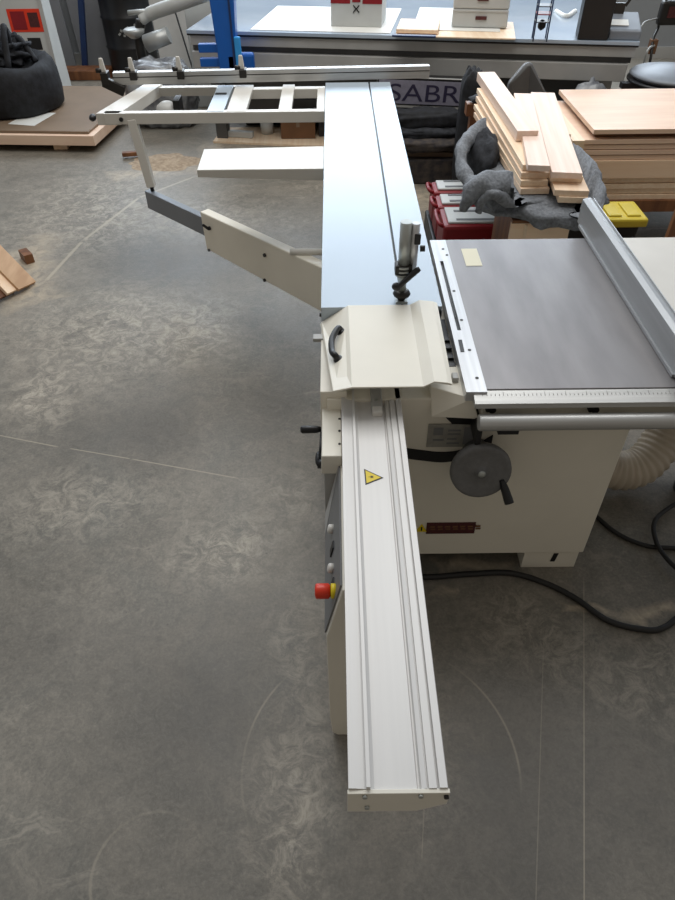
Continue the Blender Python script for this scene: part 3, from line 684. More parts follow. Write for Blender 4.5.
plank([(528, 165), (550, 165), (514, 93)], .940, .027, 'maple2', 'narrow pinkish board lying on the middle of the lumber stack')
plank([(552, 172), (583, 174), (531, 92)], .912, .027, 'maple2', 'wide pinkish board on the top right of the lumber stack')
plank([(517.5, 131), (539, 131), (477.5, 72)], .965, .050, 'maple2', 'narrow pinkish plank lying topmost at the upper left of the lumber stack')
plank([(562, 134), (571, 134), (551, 104)], .900, .022, 'maple', 'small offcut beside the wide pinkish board of the lumber stack')
# cloth under the lumber
cl = MB()
cl.blob((1.05, 3.75, .73), .30, .72, .085, 64, 28, amp=.08, freq=2.6, e=.8, seed=3, top=.798)
cl.blob((.985, 3.30, .750), .34, .19, .052, 60, 26, amp=.14, freq=2.0, e=.85, seed=9, top=.798)
def band(pts, w0, th, mb, n=10):
    pp = spline(pts, n); k = len(pp); rows = []
    for i, p in enumerate(pp):
        s = math.sin(math.pi * min(max(i / (k - 1), .06), .94)); ww = w0 * (.45 + .55 * s)
        dirv = Vector((.25, 1, .10)).normalized()
        q = p + Vector((0, 0, .01 * math.sin(i * .9)))
        rows.append([q - dirv * ww, q + dirv * ww])
    t_ = Vector((th, 0, th * .5))
    for i in range(k - 1):
        a, b1 = rows[i]; c1, d1 = rows[i + 1]
        mb.hexa([a, b1, d1, c1, a + t_, b1 + t_, d1 + t_, c1 + t_])
cl.sweep(spline([Yp(497, 122, 3.9), Yp(473, 135, 3.8), Yp(461, 152, 3.6), Yp(463, 172, 3.45), Yp(476, 186, 3.3), Yp(500, 196, 3.15)], 8),
         [.05] * 6 + [.040] * 8 + [.035] * 8 + [.035] * 8 + [.045] * 8 + [.07] * 3, 14)
cl.sweep(spline([Yp(466, 212, 3.05), Yp(469, 200, 3.05), Yp(480, 188, 3.05), Yp(500, 184, 3.10), Yp(525, 196, 3.18), Yp(555, 203, 3.25), Yp(575, 205, 3.3)], 8),
         [.018 + .044 * math.sin(math.pi * min(1, i / 30) * .5) if i < 30 else max(.02, .062 - .0015 * (i - 30)) for i in range(49)], 16)
cl.sweep(spline([Yp(479, 212, 3.02), Yp(482, 200, 3.0), Yp(492, 194, 3.02), Yp(510, 200, 3.08), Yp(535, 206, 3.25)], 8), [.014] * 4 + [.020] * 8 + [.026] * 8 + [.03] * 8 + [.03] * 5, 12)
cl.sweep(spline([Yp(566, 150, 3.6), Yp(581, 165, 3.4), Yp(590, 182, 3.2), Yp(592, 200, 3.0), Yp(580, 208, 2.95)], 8), [.05] * 8 + [.055] * 16 + [.05] * 9, 14)
for v_ in cl.bm.verts:
    v_.co += Vector((noise.noise(v_.co * 14), noise.noise(v_.co * 14 + Vector((9, 0, 0))), noise.noise(v_.co * 11 + Vector((0, 7, 0))) * .7)) * .022
    if v_.co.z > .797 and v_.co.x > .82 and v_.co.x < 1.22: v_.co.z = .797
clo = cl.build('moving_blanket', 'blanket'); tag(centred(clo), 'thick grey quilted blanket with curled edges crumpled under the stack of pale planks', 'blanket')
inn = MB().blob(Yp(482, 156, 3.75), .085, .20, .12, 30, 18, amp=.2, freq=2, seed=5)  # dark blob stands in for the shade inside the blanket's loop
ino = inn.build('curl_shade', 'darkcloth'); tag(centred(ino), 'dark grey lump standing in for the shaded inside of the blanket curl left of the planks', 'bag')
hd = MB().blob(Vector((Yp(472, 90, 5.3).x, 5.3, .42)), .082, .09, .43, 36, 20, amp=.10, freq=2.5, e=.5, seed=12).build('black_bundle', 'blackfab')
tag(centred(hd), 'small black bundle at the right end of the lettered sign', 'bundle')
# pointed flap of cloth behind the planks
q = [Yp(509, 83, 4.95), Yp(526, 63, 5.0), Yp(532, 62, 5.0), Yp(548, 96, 4.9)]; q += [Vector((q[3].x - .02, 4.95, 0)), Vector((q[0].x + .02, 4.95, 0))]
fb_ = MB(); n_ = len(q); t_ = Vector((0.01, .10, -.02))
fb_._add([v_ for v_ in q] + [v_ + t_ for v_ in q], [tuple(range(n_))[::-1], tuple(range(n_, 2 * n_))] + [(i, (i + 1) % n_, n_ + (i + 1) % n_, n_ + i) for i in range(n_)])
ob = fb_.build('felt_sheet', 'benchgap', None, .02, seg=3); tag(centred(ob), 'pointed dark felt sheet standing up behind the lumber stack', 'cloth')
edge = MB().bar(Yp(526, 64, 4.97), Yp(510, 84, 4.92), .05, .03)
# crate carrying the cloth
cr_ = thing('plywood_crate', 'brown plywood crate standing under the blanket behind the cast iron table', 'crate', (.99, 3.3, 0))
MB().box(.86, 1.15, 3.16, 3.18, 0, .68).build('front_panel', 'orangeply', cr_); MB().box(.86, .88, 3.18, 3.5, 0, .68).build('side_panel', 'brownwood', cr_)
MB().box(1.13, 1.15, 3.18, 3.5, 0, .68).build('side_panel', 'brownwood', cr_); MB().box(.86, 1.15, 3.5, 3.52, 0, .68).build('back_panel', 'brownwood', cr_)
MB().box(.86, 1.20, 3.15, 3.6, .68, .695).build('lid', 'brownwood', cr_); MB().box(.925, .94, 3.152, 3.16, 0.0, .67).build('batten', 'pine', cr_)
tr = thing('trestle', 'dark wooden trestle under the far end of the lumber', 'trestle', (1.05, 4.6, 0))
MB().box(.85, 1.25, 4.64, 4.72, .73, .80).build('beam', 'brownwood', tr)
for x in (.88, 1.2): MB().box(x, x + .05, 4.65, 4.71, 0, .73).build('leg', 'brownwood', tr)
tag(centred(MB().blob((1.0, 4.68, .820), .13, .10, .02, 30, 14, amp=.15).build('folded_cloth', 'darkcloth')), 'dark folded cloth between the trestle and the far ends of the planks', 'cloth')

# ================================================================ plywood sheets on a stand, right
sy0 = 4.30
def sheet(x0, x1, y0_, y1_, z0, z1, m_, label, rz=-.0):
    o = MB().box(x0, x1, y0_, y1_, z0, z1).build('plywood_sheet', m_, None, .001)
    return tag(centred(o), label, 'board', 'plywood sheets stacked on the stand at the right')
z = .315
nm = ['lowest', 'second lowest', 'third lowest', 'fourth lowest']
for i in range(4): sheet(1.56 + .012 * (i % 2), 2.75, sy0 + .01 * (i % 2), 5.05, z + i * .035, z + i * .035 + .031, 'pine', '%s pale sheet of the plywood pile at the right' % nm[i])
sheet(1.53, 2.75, sy0 - .01, 5.04, .456, .565, 'orangeply', 'thick orange board in the middle of the plywood pile')
nm = ['first', 'second', 'third', 'fourth']
for i in range(4): sheet(1.52 - .01 * (i % 2), 2.75, sy0 - .005 * (i % 2), 5.10, .568 + i * .0315, .594 + i * .0315, 'ply', '%s thin plywood sheet above the thick orange board' % nm[i])
sheet(1.60, 2.7, sy0 + .04, 5.05, .6935, .722, 'card', 'set-back sheet coloured dark as the shaded gap right under the top plywood sheet')  # dark colour paints the shade of the gap below the top sheet
sheet(1.57, 2.78, sy0 - .01, 5.14, .7225, .749, 'ply', 'topmost pinkish plywood sheet of the pile at the right')
sheet(1.44, 1.515, 4.25, 5.12, .568, .70, 'pine', 'narrow pale board standing on edge along the left side of the plywood pile')
std = thing('sheet_stand', 'dark low stand under the plywood pile', 'stand', (2.1, 4.7, 0))
MB().box(1.50, 2.8, 4.28, 4.36, .24, .314).build('rail', 'brownwood', std); MB().box(1.50, 2.8, 4.96, 5.04, .24, .314).build('rail', 'brownwood', std)
MB().box(1.43, 1.54, 4.26, 5.1, .24, .314).build('rail', 'brownwood', std)
MB().box(1.43, 1.52, 4.26, 5.1, .315, .566).build('side_board', 'pine', std)
for x in (1.55, 2.7):
    for y in (4.36, 4.9): MB().box(x, x + .06, y, y + .06, 0, .24).build('leg', 'bolt', std)
# yellow-lidded black bin
bn = thing('storage_bin', 'black plastic bin with a yellow lid behind the rip fence', 'bin', (1.53, 3.7, 0))
MB().hexa([(1.30, 3.62, 0), (1.66, 3.62, 0), (1.66, 3.80, 0), (1.30, 3.80, 0), (1.28, 3.60, .45), (1.70, 3.60, .45), (1.70, 3.82, .45), (1.28, 3.82, .45)]).build('body', 'dark', bn, .01)
ld = MB().box(1.27, 1.735, 3.585, 3.84, .45, .50).build('lid', 'yellowlid', bn, .012)
for i in range(4): MB().box(1.31 + i * .105, 1.385 + i * .105, 3.62, 3.80, .498, .51).build('lid_rib', 'yellowlid', ld, .006)
# leaning brown board at the right edge
a = Yp(663, 234, 3.05); b_ = Yp(675, 190, 3.15)
bd = MB().hexa([(a.x - .02, 3.0, 0), (a.x + .35, 3.0, 0), (a.x + .35, 3.03, 0), (a.x - .02, 3.03, 0), (a.x + .14, 3.24, 1.05), (a.x + .5, 3.24, 1.05), (a.x + .5, 3.27, 1.05), (a.x + .14, 3.27, 1.05)])
bo = bd.build('leaning_board', 'brownwood', None, .002); 
c = centred(bo); tag(c, 'brown wooden board leaning behind the extension table at the right edge', 'board')
# steel frame edge of it
# red cases
def case(x0, x1, y0_, y1_, z0, z1, label, grp='red tool cases left of the blanket'):
    t_ = thing('tool_case', label, 'case', ((x0 + x1) / 2, (y0_ + y1_) / 2, z0), 0, grp)
    b1 = MB().box(x0, x1, y0_, y1_, z0, z1).build('body', 'darkred', t_, .02)
    MB().box(x0 + .03, x1 - .04, y0_ + .03, y1_ - .02, z1 - .002, z1 + .014).build('lid_panel', 'machinewhite', t_, .01)
    for k in range(2): MB().box(x0 + .08, x1 - .12, y0_ + .05 + k * (y1_ - y0_) * .45, y0_ + .075 + k * (y1_ - y0_) * .45, z1 + .0135, z1 + .016).build('lid_slot', 'benchgap', t_)
    MB().sweep(spline([(x0 + .01, y0_ + .04, z1 - .02), (x0 - .025, y0_ + .05, z1 + .0), (x0 - .025, y1_ - .05, z1), (x0 + .01, y1_ - .04, z1 - .02)], 6), .012, 10).build('handle', 'darkred', t_)
    return t_
case(.645, 1.10, 3.83, 4.10, .14, .36, 'large dark red tool case nearest the cast iron table')
case(.645, 1.05, 4.13, 4.33, .14, .35, 'middle red tool case with grey lid left of the blanket')
case(.645, 1.05, 4.36, 4.56, .14, .35, 'farthest red tool case with grey lid left of the blanket')
tag(centred(MB().box(.63, 1.10, 3.80, 4.6, .0, .135).build('rubber_mat_box', 'dark', None, .01)), 'flat black crate beneath the red tool cases', 'crate')

# ================================================================ lettered sign on a cabinet, with clutter in front
SY = 5.75
sg = thing('lettered_machine', 'low machine end with a lilac grey sign reading SABR behind the sliding table', 'machine', (.70, 5.85, 0))
x0, x1 = .34, 1.08; za = .692; zb = .478; slope = -.045
def sz(x, z): return z + (x - .42) * slope
def slab(ya, yb, a0, b0, da, db_, name, m_, par):
    return MB().hexa([(x0 + a0, ya, sz(x0, zb) + db_), (x1 - b0, ya, sz(x1, zb) + db_), (x1 - b0, yb, sz(x1, zb) + db_), (x0 + a0, yb, sz(x0, zb) + db_),
                      (x0 + a0, ya, sz(x0, za) - da), (x1 - b0, ya, sz(x1, za) - da), (x1 - b0, yb, sz(x1, za) - da), (x0 + a0, yb, sz(x0, za) - da)]).build(name, m_, par, .001)
MB().hexa([(x0, SY + .02, 0.0), (x1, SY + .02, 0.0), (x1, 5.93, 0.0), (x0, 5.93, 0.0), (x0, SY + .02, sz(x0, za) - .02), (x1, SY + .02, sz(x1, za) - .02), (x1, 5.93, sz(x1, za) - .02), (x0, 5.93, sz(x0, za) - .02)]).build('body', 'dark', sg, .004)
fp = slab(SY, SY + .022, 0, 0, 0, 0, 'sign_board', 'lightgrey', sg)
slab(SY - .003, SY, 0, 0, .004, .020, 'sign_face', 'black', fp); slab(SY - .005, SY - .0028, .01, .01, .018, .028, 'sign_field', 'signface', fp)
lx = Yp(388, 103, SY)
text('SABR', .175, 'signink', fp, Matrix.Translation((lx.x - .01, SY - .006, sz(lx.x, zb) + .050)) @ Matrix.Rotation(R(2.6), 4, 'Y') @ Matrix.Rotation(R(90), 4, 'X'), 1.42)
for i, (px, py, yy, rx, ry, rz_, mm, lb) in enumerate([(428, 119, 5.60, .30, .10, .075, 'blackfab', 'black folded fabric lying under the lettered sign'),
                                       (425, 143, 5.50, .30, .12, .05, 'denim', 'brown crumpled cloth below the black fabric'),
                                       (425, 131, 5.56, .30, .11, .045, 'darkcloth', 'dark grey cloth roll between the black fabric and the brown cloth')]):
    p = Yp(px, py, yy); tag(centred(MB().blob(p, rx, ry, rz_, 40, 18, amp=.20, freq=3.0, e=.7, seed=20 + i).build('crumpled_cloth', mm)), lb, 'cloth')
tag(centred(MB().box(.40, 1.0, 5.40, 5.70, 0.0, .19).build('floor_crate', 'denim', None, .01)), 'low dark crate on the floor under the crumpled cloths', 'crate')
for i, (pa, pb, zz, ww, hh, mm, lb) in enumerate([((384, 157), (470, 160), .14, .06, .05, 'pine', 'pale yellowish batten lying across the low crate beyond the red cases'),
                                          ((384, 151), (470, 152), .22, .05, .04, 'mdf', 'dull brown batten lying beneath the brown cloth'),
                                          ((384, 166), (470, 170), .05, .10, .05, 'plyedge', 'brown batten lying on the floor in front of the low crate')]):
    A1 = Zp(*pa, zz); B1 = Zp(*pb, zz); 
    tag(centred(MB().bar(A1 - Vector((0, 0, hh / 2)), B1 - Vector((0, 0, hh / 2)), ww, hh).build('batten', mm, None, .002)), lb, 'batten')

# ================================================================ long machine bench at the back with the blue gantry
An = Zp(186, 30, .9); Bn = Zp(640, 42, .9)
bd_ = (Bn - An).normalized(); ang = math.atan2(bd_.y, bd_.x); Lb = (Bn - An).length
bench = thing('machine_bench', 'long grey machine bench with a pale glossy top across the back', 'bench', (An.x, An.y, 0), ang)
T = Matrix.Translation((An.x, An.y, 0)) @ Matrix.Rotation(ang, 4, 'Z')
def bbox(x0, x1, y0_, y1_, z0, z1): return MB().box(x0, x1, y0_, y1_, z0, z1)
bbox(0, Lb, 0, 1.9, .875, .90).build('bench_top', 'glass', bench, .002, local=True)
bbox(.0, Lb, .005, 1.88, .862, .875).build('top_edge', 'dark', bench, local=True)
bbox(.02, Lb - .01, .02, .08, .79, .862).build('upper_rail', 'benchgrey', bench, .004, local=True)
bbox(.02, Lb - .02, .06, .10, .745, .79).build('rail_groove', 'benchgap', bench, local=True)
bbox(.02, Lb - .04, .02, .10, .62, .745).build('lower_rail', 'benchgrey', bench, .006, local=True)
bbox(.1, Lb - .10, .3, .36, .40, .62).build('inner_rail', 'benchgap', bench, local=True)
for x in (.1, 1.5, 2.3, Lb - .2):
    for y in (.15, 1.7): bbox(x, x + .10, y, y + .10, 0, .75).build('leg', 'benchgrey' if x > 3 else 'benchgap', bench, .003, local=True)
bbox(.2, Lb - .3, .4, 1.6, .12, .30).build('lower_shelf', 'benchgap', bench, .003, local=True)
def onb(px, py, z=.90):
    p = Zp(px, py, z); return T.inverted() @ p
# blue gantry column
ca = Yp(212, 20, 6.02); cb = Yp(236, 20, 6.02)
gc = thing('gantry_column', 'tall bright blue machine column at the left end of the long bench', 'column', ((ca.x + cb.x) / 2, 6.1, 0))
MB().hexa([(ca.x + .02, 6.02, .62), (cb.x - .035, 6.02, .62), (cb.x - .035, 6.18, .62), (ca.x + .02, 6.18, .62), (ca.x - .02, 6.02, 1.5), (cb.x + .02, 6.02, 1.5), (cb.x + .02, 6.18, 1.5), (ca.x - .02, 6.18, 1.5)]).build('post', 'bluep', gc, .01)
MB().box(ca.x + .04, cb.x - .06, 6.17, 6.40, .66, .74).build('mounting_arm', 'bluep', gc)
MB().box(cb.x - .05, cb.x - .035, 6.012, 6.03, .62, 1.3).build('post_edge', 'bluedark', gc)
for z in (.70, .80): MB().box(ca.x - .14, ca.x + .04, 6.06, 6.12, z, z + .06).build('cross_rail', 'bluep', gc, .006)
db = Yp(243, 46, 6.05)
MB().box(db.x - .14, db.x + .08, 6.02, 6.10, .62, .80).build('drive_box', 'bluep', gc, .02)
MB().box(cb.x - .03, cb.x + .02, 6.0, 6.03, .70, .92).build('edge_highlight', 'cyan', gc, .01)  # bright strip paints in the highlight along the drive box edge
# papers and boards on the bench
def onbench(name, px0, px1, pyb, dep, z0, z1, m_, label, cat, group=None, bevel=.003):
    p0 = onb(px0, pyb, z0); p1 = onb(px1, pyb, z0)
    o = MB().box(p0.x, p1.x, p0.y, p0.y + dep, z0, z1).build(name, m_, None, bevel)
    o.data.transform(T); centred(o)
    return tag(o, label, cat, group)
onbench('paper_sheet', 250, 392, 30, 1.0, .9005, .905, 'white', 'large white sheet lying on the left of the long bench', 'sheet')
onbench('plywood_offcut', 395, 515, 37, .6, .9005, .912, 'pine', 'flat pale plywood offcut at the front edge of the bench', 'board')
onbench('laminate_sheet', 412, 500, 30, .9, .9125, .918, 'white', 'white panel lying on the plywood offcut on the bench', 'panel')
onbench('plywood_offcut', 396, 438, 33, .40, .9185, .945, 'maple', 'small thick plywood piece left of the grey cases on the bench', 'board')
onbench('dark_strip', 392, 436, 37, .05, .9125, .925, 'bluedark', 'dark green-blue strip under the small thick plywood piece', 'strip')
rb_ = thing('red_white_box', 'white cardboard box with red bands on the long bench', 'box', T @ Vector((onb(331, 27).x, onb(331, 27).y, .905)), ang)
w_ = (onb(382, 27).x - onb(331, 27).x); 
MB().box(0, w_, 0, .35, 0, .30).build('carton', 'machinewhite', rb_, .004, local=True)
MB().box(.0, w_ * .38, -.003, .0, .16, .225).build('red_band', 'darkred', rb_, local=True); MB().box(w_ * .62, w_, -.003, .0, .16, .225).build('red_band', 'darkred', rb_, local=True)
g = MB().box(w_ * .42, w_ * .58, -.003, 0, .17, .23); g.build('red_patch', 'darkred', rb_, local=True)
g = MB().bar((w_ * .44, -.004, .10), (w_ * .56, -.004, .15), .004, .008); g.bar((w_ * .44, -.004, .15), (w_ * .56, -.004, .10), .004, .008); g.build('printed_cross', 'bolt', rb_, local=True)
# two stacked cases
c0 = onb(451, 30)
w_ = onb(506, 30).x - c0.x
def gcase(z, label):
    t_ = thing('organizer_case', label, 'case', T @ Vector((c0.x, c0.y, z)), ang, 'light grey cases stacked on the bench')
    MB().box(0, w_, 0, .32, 0, .125).build('body', 'machinewhite', t_, .01, local=True)
    MB().box(.01, w_ - .01, -.005, 0, .105, .118).build('lid_rim', 'lightgrey', t_, .002, local=True)
    MB().box(w_ * .42, w_ * .62, -.012, 0, .055, .08).build('latch', 'maroon', t_, .003, local=True)
    return t_
gcase(.9195, 'lower light grey case with dark latch on the bench'); gcase(1.046, 'upper light grey case with dark latch, stacked on its twin'); 
# wire rack
p = onb(533, 42); wr_ = thing('wire_rack', 'small dark blue wire rack with cables standing on the bench', 'rack', T @ Vector((p.x, p.y + .02, .90)), ang)
g = MB()
for x in (0, .10):
    for y in (0, .12): g.cyl((x, y, .0), (x, y, .42), .005, n=8)
g.build('frame', 'bluedark', wr_, local=True)
for k in range(6): MB().box(-.003, .103, 0, .12, .12 + k * .05, .126 + k * .05).build('shelf', 'darkred' if k % 2 else 'bolt', wr_, local=True)
MB().blob((.05, .05, .10), .03, .03, .035, 14, 8, amp=.2).build('clip', 'dark', wr_, local=True)
# black box and grey device
bxo = onbench('loudspeaker_box', 577, 607, 40, .16, .901, 1.20, 'dark', 'upright black ribbed box on the right end of the bench', 'box', None, .008)
p = onb(608, 40); dv = thing('card_terminal', 'grey and blue device with a small screen at the right end of the bench', 'device', T @ Vector((p.x, p.y, .90)), ang)
w_ = onb(639, 40).x - p.x
MB().prism([(0, 0), (.28, 0), (.28, .14), (.02, .07), (0, .06)], 'x', 0, w_).build('housing', 'greyblue', dv, .008, local=True)
MB().hexa([(.0, .06, .085), (w_ * .6, .06, .085), (w_ * .6, .14, .108), (.0, .14, .108), (.0, .06, .088), (w_ * .6, .06, .088), (w_ * .6, .14, .111), (.0, .14, .111)]).build('label_panel', 'white', dv, local=True)
MB().box(.02, w_ * .5, .24, .27, .12, .20).build('screen', 'bolt', dv, .004, local=True); MB().bar((w_ * .5, .25, .18), (w_ * .68, .25, .26), .012, .02).build('flap', 'bolt', dv, local=True)
tag(centred(MB().sweep([T @ Vector(v_) for v_ in spline([(onb(556, 12).x, onb(556, 12).y, .905), (onb(566, 18).x, onb(566, 18).y, .912), (onb(575, 12).x, onb(575, 12).y, .906)], 6)], .02, 8).build('crumpled_tape', 'white')), 'crumpled white strip on the bench left of the black box', 'strip')

# right background: round fixture and pole with handset
df = thing('round_fixture', 'blue grey disc fixture on a stand right of the long bench', 'fixture', (2.45, 5.5, 0))
MB().lathe((2.50, 5.50, .72), [(0, 0), (.27, 0), (.30, .02), (.31, .03), (.29, .045), (.18, .06), (.12, .08), (0, .085)], 40).build('disc', 'greyblue', df)
MB().lathe((2.50, 5.50, .707), [(0, 0), (.32, 0), (.32, .013), (0, .013)], 40).build('rim', 'dark', df)
MB().cyl((2.5, 5.5, 0), (2.5, 5.5, .70), .05).build('stem', 'bolt', df); MB().box(2.12, 2.5, 5.44, 5.50, .67, .707).build('bracket', 'dark', df)
pk = MB().blob((1.95, 5.62, .33), .18, .10, .345, 24, 12, amp=.2).build('white_bag', 'plastic'); tag(centred(pk), 'crumpled pale plastic bag under the right end of the bench', 'bag')
lp = thing('cable_stand', 'thin stand with a dark handset at the right edge', 'stand', (3.0, 6.9, 0))
p = [Yp(649, 66, 6.6), Yp(653, 40, 6.7), Yp(658, 28, 6.8), Yp(661, 14, 6.8), Yp(668, -6, 6.8)]
MB().sweep(spline([Vector((p[0].x, p[0].y, 0))] + p, 6), .012, 8).build('pole', 'bolt', lp)
MB().sweep(spline([Yp(643, 66, 6.6), Yp(648, 50, 6.6), Yp(655, 45, 6.7)], 6), .010, 8).build('cable', 'duct', lp)
MB().sweep(spline([Yp(640, 36, 6.6), Yp(643, 24, 6.6), Yp(651, 20, 6.7), Yp(661, 18, 6.8)], 6), .007, 8).build('cable', 'duct', lp)
h1 = Yp(670, 13, 6.75); hs = MB().box(h1.x - .09, h1.x + .12, 6.72, 6.80, h1.z - .09, h1.z + .09).build('handset', 'bolt', lp, .02)
MB().box(h1.x - .03, h1.x + .10, 6.712, 6.722, h1.z - .03, h1.z + .05).build('display', 'maroon', hs)
h2 = Yp(653, 46, 6.7); MB().box(h2.x - .03, h2.x + .03, 6.68, 6.74, h2.z - .06, h2.z + .05).build('clip', 'card', lp, .004)

# ================================================================ left background
# pallet boards
c1 = Zp(-60, 129, .17); c2 = Zp(88, 131, .17); c3 = Zp(140, 86, .17)
dl = (c2 - c1); dl.z = 0; 
def quadbox(name, m_, pts_, z0, z1, label, cat, group=None):
    o = MB().hexa([V(q_, z0) for q_ in pts_] + [V(q_, z1) for q_ in pts_]).build(name, m_, None, .003)
    return tag(centred(o), label, cat, group)
dr = (c3 - c2); dr.z = 0
quadbox('hardboard_sheet', 'mdf', [c1, c2, c2 + dr, c1 + dr], .145, .165, 'upper brown hardboard sheet of the floor stack under the black bag', 'board')
quadbox('hardboard_sheet', 'ply', [c1 + Vector((0, -.05, 0)), c2 + Vector((.05, -.05, 0)), c2 + dr + Vector((.05, 0, 0)), c1 + dr], .06, .143, 'lower thick brown board of the floor stack at the left', 'board')
c5 = Zp(60, 146, .03)
tag(centred(MB().box(c5.x - .06, c5.x + .06, c5.y, c5.y + .9, 0, .058).build('wood_runner', 'orangeply')), 'short wooden runner under the floor stack of boards', 'batten')
tag(centred(MB().box(-3.3, -3.2, c5.y, c5.y + .9, 0, .058).build('wood_runner', 'orangeply')), 'second wooden runner under the floor stack, at the left edge', 'batten')
a = [Zp(x, y, .166) for x, y in ((8, 124), (34, 126), (56, 113), (30, 112))]
quadbox('white_paper', 'white', a, .1655, .168, 'white sheet of paper on the boards in front of the black bag', 'paper')
bgc = Vector((-3.02, 6.98, .166))
bg_ = thing('rubble_bag', 'big black round fabric bag with rumpled rim on the board stack at the left', 'bag', bgc)
prof_ = [(0, 0), (.40, 0), (.435, .03), (.44, .15), (.445, .30), (.43, .36), (.38, .40), (.30, .37), (.0, .34)]
b1 = MB().lathe(bgc, prof_, 48)
for v_ in b1.bm.verts:
    q_ = v_.co - bgc; k = 1 + .05 * noise.noise(Vector((q_.x * 5, q_.y * 5, q_.z * 3))); v_.co = bgc + Vector((q_.x * k, q_.y * k, q_.z * (1 + .15 * noise.noise(q_ * 6))))
b1.build('bag_body', 'blackfab', bg_)
MB().blob(bgc + Vector((-.05, .05, .44)), .27, .24, .16, 60, 30, amp=.5, freq=5, seed=31).build('bag_contents', 'darkcloth', bg_)
for k in range(5):
    a0 = k * 1.3; MB().sweep(spline([bgc + Vector((.3 * math.cos(a0), .3 * math.sin(a0), .38)), bgc + Vector((.18 * math.cos(a0 + .4), .18 * math.sin(a0 + .4), .56 + .03 * k)), bgc + Vector((.1 * math.cos(a0 + 1.2), .12 * math.sin(a0 + 1.2), .50))], 6), .028, 8).build('strap', 'blackfab', bg_)
# control cabinet
cbx = thing('control_cabinet', 'pale slanted control cabinet with a red sign behind the black bag', 'cabinet', (-3.2, 8.2, 0))
a = [Yp(-8, 8, 7.9), Yp(38, 0, 7.9), Yp(57, 60, 7.7), Yp(12, 66, 7.7)]
fr_ = [Vector((a[3].x, 7.7, 0)), Vector((a[2].x, 7.7, 0))]
xl, xr = a[0].x - .1, a[1].x + .0
MB().hexa([(-3.36, 7.75, 0), (-2.86, 7.75, 0), (-2.86, 8.15, 0), (-3.36, 8.15, 0), (-3.50, 8.0, 1.0), (-2.93, 8.0, 1.0), (-2.93, 8.3, 1.0), (-3.50, 8.3, 1.0)]).build('housing', 'machinewhite', cbx, .01)
def cf_(x, z, o_=0.0):
    s = z; y = 7.75 + .25 * s - o_; return Vector((x - .07 * s - (x + 3.36) / .5 * .0, y, z))
def face_quad(x0, x1, z0, z1, o1=.004, o2=0.0):
    return MB().hexa([cf_(x0, z0, o1), cf_(x1, z0, o1), cf_(x1, z0, o2), cf_(x0, z0, o2), cf_(x0, z1, o1), cf_(x1, z1, o1), cf_(x1, z1, o2), cf_(x0, z1, o2)])
s1 = face_quad(-3.20, -2.86, .61, .80).build('red_sign', 'red', cbx)
face_quad(-3.17, -3.03, .63, .78, .007, .003).build('sign_figure', 'darkred', s1); face_quad(-3.00, -2.90, .65, .77, .007, .003).build('sign_print', 'maroon', s1)
face_quad(-3.06, -2.93, .46, .56).build('display', 'dark', cbx)
face_quad(-2.87, -2.83, .0, .99, .01, .0).build('edge_strip', 'benchgrey', cbx)
tq = Yp(22, 2, 8.1); MB().box(tq.x - .3, tq.x + .25, 8.02, 8.2, .98, 1.03).build('screen', 'cyan', cbx)
tag(centred(MB().box(-3.9, -3.55, 8.2, 8.6, 0, 1.1).build('blue_locker', 'bluedark', None, .01)), 'dark blue locker at the far left edge', 'locker')
# partition panels and blue post
for i, (xa, xb) in enumerate(((-3.55, -3.10), (-3.02, -2.45))):
    tag(centred(MB().hexa([(xa, 9.15, 0), (xb, 9.15, 0), (xb, 9.18, 0), (xa, 9.18, 0), (xa - .05, 9.2, 1.3), (xb - .05, 9.2, 1.3), (xb - .05, 9.23, 1.3), (xa - .05, 9.23, 1.3)]).build('partition_panel', 'panel', None, .003)),
        ('grey partition panel left of the thin blue post' if i == 0 else 'grey partition panel right of the thin blue post'), 'panel')
tag(centred(MB().bar(Vector((Yp(83, 62, 8.85).x, 8.85, 0)), Yp(79, -30, 8.85), .06, .06, (0, 1, 0)).build('blue_post', 'bluedark', None, .004)), 'thin dark blue post between the grey partition panels', 'post')
tag(centred(MB().box(-3.3, -2.55, 8.55, 8.8, 0, .10).build('dark_beam', 'brownwood', None, .01)), 'dark timber beam lying on the floor behind the board stack', 'beam')
# rack
dc = Yp(127, 40, 8.7); DR = .27
dm = thing('steel_drum', 'tall black steel drum with small white print behind the grey extractor pipes', 'drum', (dc.x, 8.85, 0))
MB().lathe((dc.x, 8.85, 0), [(0, 0), (DR, 0), (DR + .006, .01), (DR, .02), (DR, .28), (DR + .012, .295), (DR, .31), (DR, .57), (DR + .012, .585), (DR, .60), (DR, .86), (DR + .008, .87), (DR, .88), (DR - .012, .87), (0, .865)], 40).build('drum_body', 'dark', dm)
pr = MB()
for k in range(9):
    an = R(-100 + k * 5.5); zz = .44 + .04 * math.sin(k * 1.9) + .01 * k; q_ = Vector((dc.x + (DR + .003) * math.cos(an), 8.85 + (DR + .003) * math.sin(an), zz))
    pr.bar(q_, q_ + Vector((.022, 0, .02 * math.cos(k * 2.3))), .02, .006, (0, 1, 0))
pr.build('white_print', 'duct', dm)
